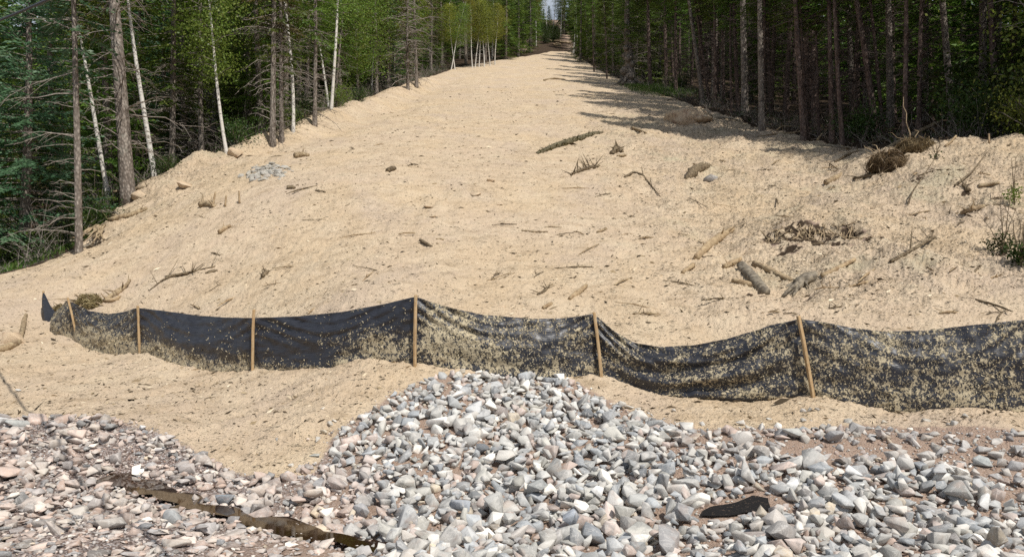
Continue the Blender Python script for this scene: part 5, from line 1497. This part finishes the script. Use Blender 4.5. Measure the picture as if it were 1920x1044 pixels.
def fibre_clump(name, px, py, rx, ry, rz, n, label, cat, seed, l=.22, Y=None):
    rng = np.random.default_rng(seed)
    p = gpt(px, py)
    if Y: p = np.array([(px - CX) / FPX * Y, Y, float(H1((px - CX) / FPX * Y, Y))])
    root = empty(name, tuple(p)); tag(root, label, cat)
    V = ICO2[0].copy(); k = 1 + .40 * perlin(V[:, 0] * 1.6 + seed, V[:, 1] * 1.6 + V[:, 2] * 1.3, 3) + .2 * perlin(V[:, 0] * 5, V[:, 2] * 5 + V[:, 1] * 4, 4)
    S = np.array([rx, ry, rz])
    mk("soil_core", V * k[:, None] * S * .93 + [0, 0, rz * .4], ICO2[1], M['hay_core'], root, True)
    u = rng.normal(size=(n, 3)); u /= np.linalg.norm(u, axis=1)[:, None]
    kk = 1 + .40 * perlin(u[:, 0] * 1.6 + seed, u[:, 1] * 1.6 + u[:, 2] * 1.3, 3) + .2 * perlin(u[:, 0] * 5, u[:, 2] * 5 + u[:, 1] * 4, 4)
    C = u * kk[:, None] * S * rng.uniform(.92, 1.08, (n, 1)) + [0, 0, rz * .4]
    T = np.cross(u, rng.normal(size=(n, 3))) + u * rng.uniform(0, .5, (n, 1)) + np.array([0, 0, -.5])
    g = Geo(); g.cards(C, T, l * rng.uniform(.5, 1.4, n), np.full(n, .014) * rng.uniform(.6, 1.5, n), rng, 0)
    g.build("root_fibres", M['hay'], root, False, 'tint')
    b = Geo()
    for i in range(16):
        a = rng.normal(size=3); a[2] = abs(a[2]) * .7; a /= np.linalg.norm(a); st = a * S * .7 + [0, 0, rz * .4]; L = rng.uniform(.5, 1.5) * max(rx, ry); u_ = np.linspace(0, 1, 6)[:, None]
        b.tube(st + (a + rng.normal(0, .6, 3)) * L * u_ + rng.normal(0, .09, (6, 3)) * L * u_ + np.array([0, 0, -.35]) * L * u_ ** 2, np.linspace(.022, .005, 6) * rng.uniform(.5, 1.2), 5, rng.random())
    b.build("broken_roots", M['log'], root, True, 'tint')
ICO2 = ico(4)
fibre_clump("root_clump", 166, 574, .22, .18, .15, 2200, 'dry grassy root clump behind the fence between its second and third stakes', 'root clump', 1, .16)
fibre_clump("root_clump", 1666, 318, .40, .32, .30, 3000, 'larger fibrous root clump under the long fallen pole', 'root clump', 2, .24)
fibre_clump("root_clump", 1716, 284, .44, .32, .20, 2400, 'darker root clump behind the larger one by the pole', 'root clump', 3, .24)
fibre_clump("root_clump", 118, 585, .16, .15, .10, 700, 'small tuft of dry fibre beside the leaning end stake', 'root clump', 4, .12)
# eroded lip with hanging roots on the right
def roots():
    rng = np.random.default_rng(45); g = Geo()
    off = gpt(1520, 440)
    for i in range(60):
        a = rng.uniform(1440, 1600); c = rng.uniform(418, 446) + .10 * abs(a - 1520)
        p = gpt(a, c, .05); L = rng.uniform(.15, .6); w = np.linspace(0, 1, 6)[:, None]
        d = np.array([rng.normal(0, .35), -.55, -.75]); 
        Q = p + d * L * w + rng.normal(0, .05, (6, 3)) * w
        Q[:, 2] = np.maximum(Q[:, 2], H1(Q[:, 0], Q[:, 1]) + .02)
        g.tube(Q - off, np.linspace(.013, .004, 6) * rng.uniform(.6, 1.4), 4, rng.random(), cap=False)
    o = g.build("hanging_roots", M['log'], None, False); o.location = off
    tag(o, 'tangle of thin roots hanging from the eroded lip above the driftwood stump', 'roots')
roots()
def root_hollow():
    rng = np.random.default_rng(46); g = Geo(); off = gpt(186, 452)
    for i in range(14):
        a = rng.uniform(165, 200); p = gpt(a, rng.uniform(436, 448), .22); w = np.linspace(0, 1, 5)[:, None]
        g.tube(p - off + np.array([rng.normal(.1, .3), -.5, -.35]) * w + rng.normal(0, .05, (5, 3)) * w, np.linspace(.04, .012, 5), 5, rng.random())
    o = g.build("upturned_root", M['log'], None, True); o.location = off
    tag(o, 'upturned roots over a dark hollow at the left wood edge', 'root')
    return off
root_hollow()

# stones lying on the mulch
def slope_stone(px, py, s, flat, label, mat='field_stone', sink=.3, seed=None, col=None):
    rng = np.random.default_rng(seed or int(px + py))
    V, F = rock_shape(rng, flat); V = V * s
    p = gpt(px, py, -V[:, 2].min() * (1 - 2 * sink))
    o = mk("stone", V, F, M[mat], None, False, dict(rock_colour=np.tile(col or (.4, .4, .38), (len(V), 1)))); o.location = p
    tag(o, label, 'stone')
slope_stone(890, 366, .28, .55, 'flat tan stone half buried in the middle of the slope')
slope_stone(808, 389, .17, .9, 'small pinkish stone left of the flat tan stone')
slope_stone(938, 384, .11, .8, 'pebble-sized stone right of the flat tan stone')
slope_stone(812, 408, .10, .6, 'little reddish stone just below the small pinkish stone')
slope_stone(921, 340, .16, .8, 'small stone above the flat tan stone')
slope_stone(16, 640, .32, .9, 'mulch-covered boulder at the left edge beside the crooked stick', sink=.35)
slope_stone(34, 732, .05, .9, 'small white stone on the tan bank at the far left', 'rock', .3, 5, (.66, .66, .64))
slope_stone(440, 292, .30, .9, 'rounded mulch-covered stone at the left wood edge', sink=.3)
slope_stone(345, 352, .34, .9, 'squat mulch-covered stump-like stone right of the thick grey trunk', sink=.25)
slope_stone(262, 372, .30, .9, 'mulch-covered mound stone at the foot of the thick grey trunk', sink=.35)
slope_stone(1332, 340, .20, 1.2, 'grey stone standing beside the dark bark slab', 'rock', .25, 9, (.27, .25, .23))
slope_stone(1238, 668, .07, .8, 'small grey stone behind the sagging bay of fabric', 'rock', .3, 4)
slope_stone(940, 576, .10, .5, 'reddish flat stone just above the fabric of the middle bay', sink=.4)
# big boulder
def boulder():
    rng = np.random.default_rng(52)
    V = ICO2[0].copy()
    V[:, 2] = np.where(V[:, 2] > 0, np.minimum(V[:, 2], .55), V[:, 2])
    V = V * np.array([1.08, .8, .62]) * (1 + .12 * perlin(V[:, 0] * 2.2, V[:, 1] * 2 + V[:, 2] * 2, 5) + .06 * perlin(V[:, 0] * 6, V[:, 2] * 6 + V[:, 1] * 5, 6))[:, None]
    V[:, 2] *= 1 - .12 * V[:, 0]
    p = gpt(1293, 231)
    o = mk("boulder", V, ICO2[1], M['field_stone'], None, True); o.location = p + np.array([0, .35, .22])
    tag(o, 'big flat-topped tan boulder at the shaded right edge of the clearing', 'boulder')
    W = ICO2[0] * np.array([.42, .4, .16]) * (1 + .15 * perlin(ICO2[0][:, 0] * 3, ICO2[0][:, 1] * 3 + ICO2[0][:, 2] * 2, 8))[:, None]
    o2 = mk("boulder", W, ICO2[1], M['field_stone'], None, True); o2.location = gpt(1319, 231) + np.array([0, .1, .20])
    tag(o2, 'ochre stone wedged under the right end of the big flat boulder', 'stone')
boulder()

# grey stone patch in the rut
def stone_patch():
    rng = np.random.default_rng(53); V = []; F = []; n = 0; C = []
    for i in range(170):
        px = rng.normal(500, 20); py = rng.normal(323, 6) - (px - 500) * .12
        if abs(px - 500) > 52: continue
        v, f = rock_shape(rng, .9); s = rng.uniform(.05, .15)
        p = gpt(px, py, s * .02); V.append(v * s + p); F.append(f + n); n += len(v); C.append(np.tile(np.array(GREY[rng.integers(8)]) * .5 + np.array([.42, .36, .25]) * .42, (len(v), 1)))
    o = mk("stone_patch", np.concatenate(V), np.concatenate(F), M['rock'], None, False, dict(rock_colour=np.concatenate(C)))
    tag(o, 'patch of small grey stones showing through the mulch on the left', 'gravel', kind='stuff')
stone_patch()

# small litter
def small_sticks():
    rng = np.random.default_rng(54); k = 0
    while k < 90:
        px = rng.uniform(120, 1900); py = 130 + 470 * rng.random() ** .7
        p = hit(px, py, H0)
        if poly_sd(MULCH, np.array([p[0]]), np.array([p[1]]))[0] > -.4 or p[1] > 55: continue
        if px < 1150 and rng.random() < .45: continue
        g = Geo(); L = rng.uniform(.1, .42); az = rng.normal(.3, .6) + (math.pi if rng.random() < .5 else 0)
        d = np.array([math.cos(az), math.sin(az), .31 * math.sin(az) + rng.normal(0, .08)])
        r = rng.uniform(.008, .022)
        limb(g, [-d * L, d * L * .2 + np.array([0, 0, .02]), d * L], [r * .6, r, r * .5], rng, 5, .15, int(rng.integers(0, 5)), .16)
        o = g.build("twig", M[('twig', 'twig', 'log', 'bare_log')[rng.integers(4)]], None, False, 'tint')
        o.location = gpt(px, py, r * .8)
        tag(o, 'small loose twig half sunk in the mulch of the slope', 'twig', 'small twigs scattered over the mulched slope'); k += 1
small_sticks()
def crumbs():
    """dark crumbs, bark and needles strewn over the cover"""
    rng = np.random.default_rng(55)
    n = 62000
    t = rng.uniform(-.66, .66, n); Y = 7.5 * np.exp(rng.random(n) * math.log(60 / 7.5)); X = t * Y
    dens = .25 + .75 * rough_w(X, Y) + .5 * np.clip(fbm(X * .5, Y * .5, 12, 3), 0, 1)
    ok = (poly_sd(MULCH, X, Y) < -.1) & (rng.random(n) < dens)
    X, Y = X[ok], Y[ok]; m = len(X)
    Z = H1(X, Y) + fine(X, Y, np.ones(m)) + .008
    az = rng.normal(.35, .7, m)
    D = np.stack([np.cos(az), np.sin(az), .31 * np.sin(az) + rng.normal(0, .25, m)], 1)
    g = Geo(); L = rng.lognormal(math.log(.034), .55, m) * (.8 + Y / 40)
    g.cards(np.stack([X, Y, Z], 1), D, L, L * rng.uniform(.15, .4, m), rng, .3)
    o = g.build("twig_litter", M['crumb'], None, False, 'tint'); tag(o, 'fine dark bark and twig crumbs strewn across the tan mulch', 'litter', kind='stuff')
def make_crumb():
    b = MB("bark_crumbs"); c = b.ramp(b.attr('tint'), [(0, (.035, .028, .02)), (.55, (.11, .08, .05)), (.72, (.30, .23, .14)), (1, (.74, .64, .48))])
    return b.done(c, .95, .1)
M['crumb'] = make_crumb()
crumbs()

# saplings on the right mound
def sapling(px, py, H, n, label, seed, leaf='leaf', nl=260, sz=.06):
    rng = np.random.default_rng(seed); w = Geo(); c = Geo(); C = []
    for i in range(n):
        az = rng.uniform(0, 6.28); sp = rng.uniform(.05, .35) * H; L = H * rng.uniform(.5, 1)
        s = np.linspace(0, 1, 7)[:, None]
        P = np.array([math.cos(az) * sp, math.sin(az) * sp * .6, 0]) * s ** 1.4 + np.array([0, 0, L]) * s + rng.normal(0, .02, (7, 3)) * s
        w.tube(P, np.linspace(.011, .003, 7), 4, rng.random(), cap=False)
        for q in range(2, 7):
            d = rng.normal(0, 1, 3); d[2] = abs(d[2]) * .6; d /= np.linalg.norm(d); l = rng.uniform(.08, .25) * H; u = np.linspace(0, 1, 3)[:, None]
            w.tube(P[q] + d * l * u, np.array([.005, .004, .002]), 3, rng.random(), cap=False)
            if q < 4: C.append(P[q] * [1, 1, .5] + d * l * .5)
    C = np.array(C); k = rng.integers(0, len(C), nl)
    p = C[k] + rng.normal(0, .07, (nl, 3)); p[:, 2] = np.abs(p[:, 2])
    c.cards(p, rng.normal(0, 1, (nl, 3)), sz * rng.uniform(.7, 1.3, nl), sz * .55 * rng.uniform(.7, 1.2, nl), rng, .3)
    stand("sapling", [keep(w, "stems", M['twig']), keep(c, "leaves", M[leaf])], *world_at(px, py), 1, 0, (0, 0), label, 'sapling')
sapling(1880, 478, 1.15, 5, 'twiggy sapling with few leaves on the right slope', 1, 'leaf_dark', 240)
sapling(1902, 385, .95, 3, 'small sapling with green leaves under the dark woods', 2, 'leaf', 180)
sapling(1915, 500, 1.1, 6, 'leafy sapling cut by the right edge above the fence', 3, 'leaf_dark', 420)
sapling(1755, 300, .5, 5, 'dry weed tuft on top of the debris mound', 4, 'leaf_dark', 60)
# branches of the broadleaf tree reaching in at the right
hero("leafy_tree", birch_proto(61, 6.5, .07, .8, 2.0, 'leaf', 40, 2600, .11, bark='bark'), 2010, 300, Y=20.4, label='broadleaf tree reaching pale leaf sprays in from the right edge', r=.5)

# overhead cable
def cable():
    g = Geo(); Y = 8.0
    a = np.array(pix(-20, 46, Y + 4)); c = np.array(pix(112, -4, Y - .5)); d = (c - a) / np.linalg.norm(c - a)
    P = [a + d * q + np.array([0, 0, .0009 * q * q]) for q in np.linspace(-7, 24, 40)]
    g.tube(np.array(P) - a, .0165, 8); o = g.build("overhead_cable", M['cable'], None, True); o.location = a
    tag(o, 'black overhead cable crossing the top left corner', 'cable')
cable()

def undergrowth():
    """weeds and brush where the bare ground meets the woods"""
    rng = np.random.default_rng(33); g = Geo(); w = Geo()
    for side, n in ((-1, 620), (1, 420)):
        y = 19.5 + 70 * rng.random(n) ** 1.6; d = rng.exponential(.9, n) - .15
        x = np.where(side < 0, XL(y) - d, XR(y) + d)
        ok = (poly_sd(MULCH, x, y) > -.35) & ~((side > 0) & (y < 21))
        ok &= (x / y > -.603) | (rng.random(n) < .15)
        for a, c in zip(x[ok], y[ok]):
            z = float(H1(a, c)); h = rng.uniform(.15, .7) * (1 if rng.random() < .8 else 1.6); m = int(rng.integers(3, 8))
            if side < 0 or rng.random() < .5:
                k = int(rng.integers(8, 34))
                P = np.array([a, c, z]) + np.abs(rng.normal(0, 1, (k, 3))) * np.array([0, 0, h * .5]) + rng.normal(0, h * .35, (k, 3)) * np.array([1, 1, 0])
                g.cards(P, rng.normal(0, 1, (k, 3)) + [0, 0, .3], rng.uniform(.04, .13, k), rng.uniform(.02, .06, k), rng, .2)
            for _ in range(m):
                dr = rng.normal(0, .6, 3); dr[2] = abs(dr[2]) + .35; u = np.linspace(0, 1, 4)[:, None]
                w.tube(np.array([a, c, z - .02]) + rng.normal(0, .12, 3) * [1, 1, 0] + dr * h * u + rng.normal(0, .05, (4, 3)) * u, np.linspace(.009, .003, 4), 3, rng.random(), cap=False)
    o = g.build("undergrowth", M['leaf_dark'], None, False, 'tint'); tag(o, 'low leafy weeds along the edges of the woods', 'undergrowth', kind='stuff')
    o = w.build("dry_stalks", M['dead_twig'], None, False, 'tint'); tag(o, 'dry stalks and brush along the edges of the woods', 'undergrowth', kind='stuff')
undergrowth()
def edge_slash():
    rng = np.random.default_rng(34)
    for i in range(46):
        side = -1 if rng.random() < .5 else 1
        y = 20 + 40 * rng.random() ** 1.5; d = rng.normal(-.5, .6)
        if side > 0 and y < 24: y += 5
        x = float(XL(y)) - d if side < 0 else float(XR(y)) + d
        L = rng.uniform(.4, 1.5); az = rng.uniform(0, 6.28); r = rng.uniform(.015, .05)
        dv = np.array([math.cos(az), math.sin(az), .31 * math.sin(az) + rng.normal(.05, .1)])
        g = Geo(); limb(g, [-dv * L * .5, np.array([0, 0, rng.uniform(0, .12)]), dv * L * .5], [r, r * .9, r * .4], rng, 6, .06, int(rng.integers(1, 7)), .5)
        o = g.build("dead_bough", M[('twig', 'log', 'grey_wood')[rng.integers(3)]], None, True, 'tint'); o.location = (x, y, float(H1(x, y)) + r)
        px = CX + x / y * FPX
        tag(o, "dead bough on the ground %s" % next(w_ for lim, w_ in (LM_R if side > 0 else LM_L) if px < lim), 'bough', 'dead boughs along the edges of the clearing')
edge_slash()
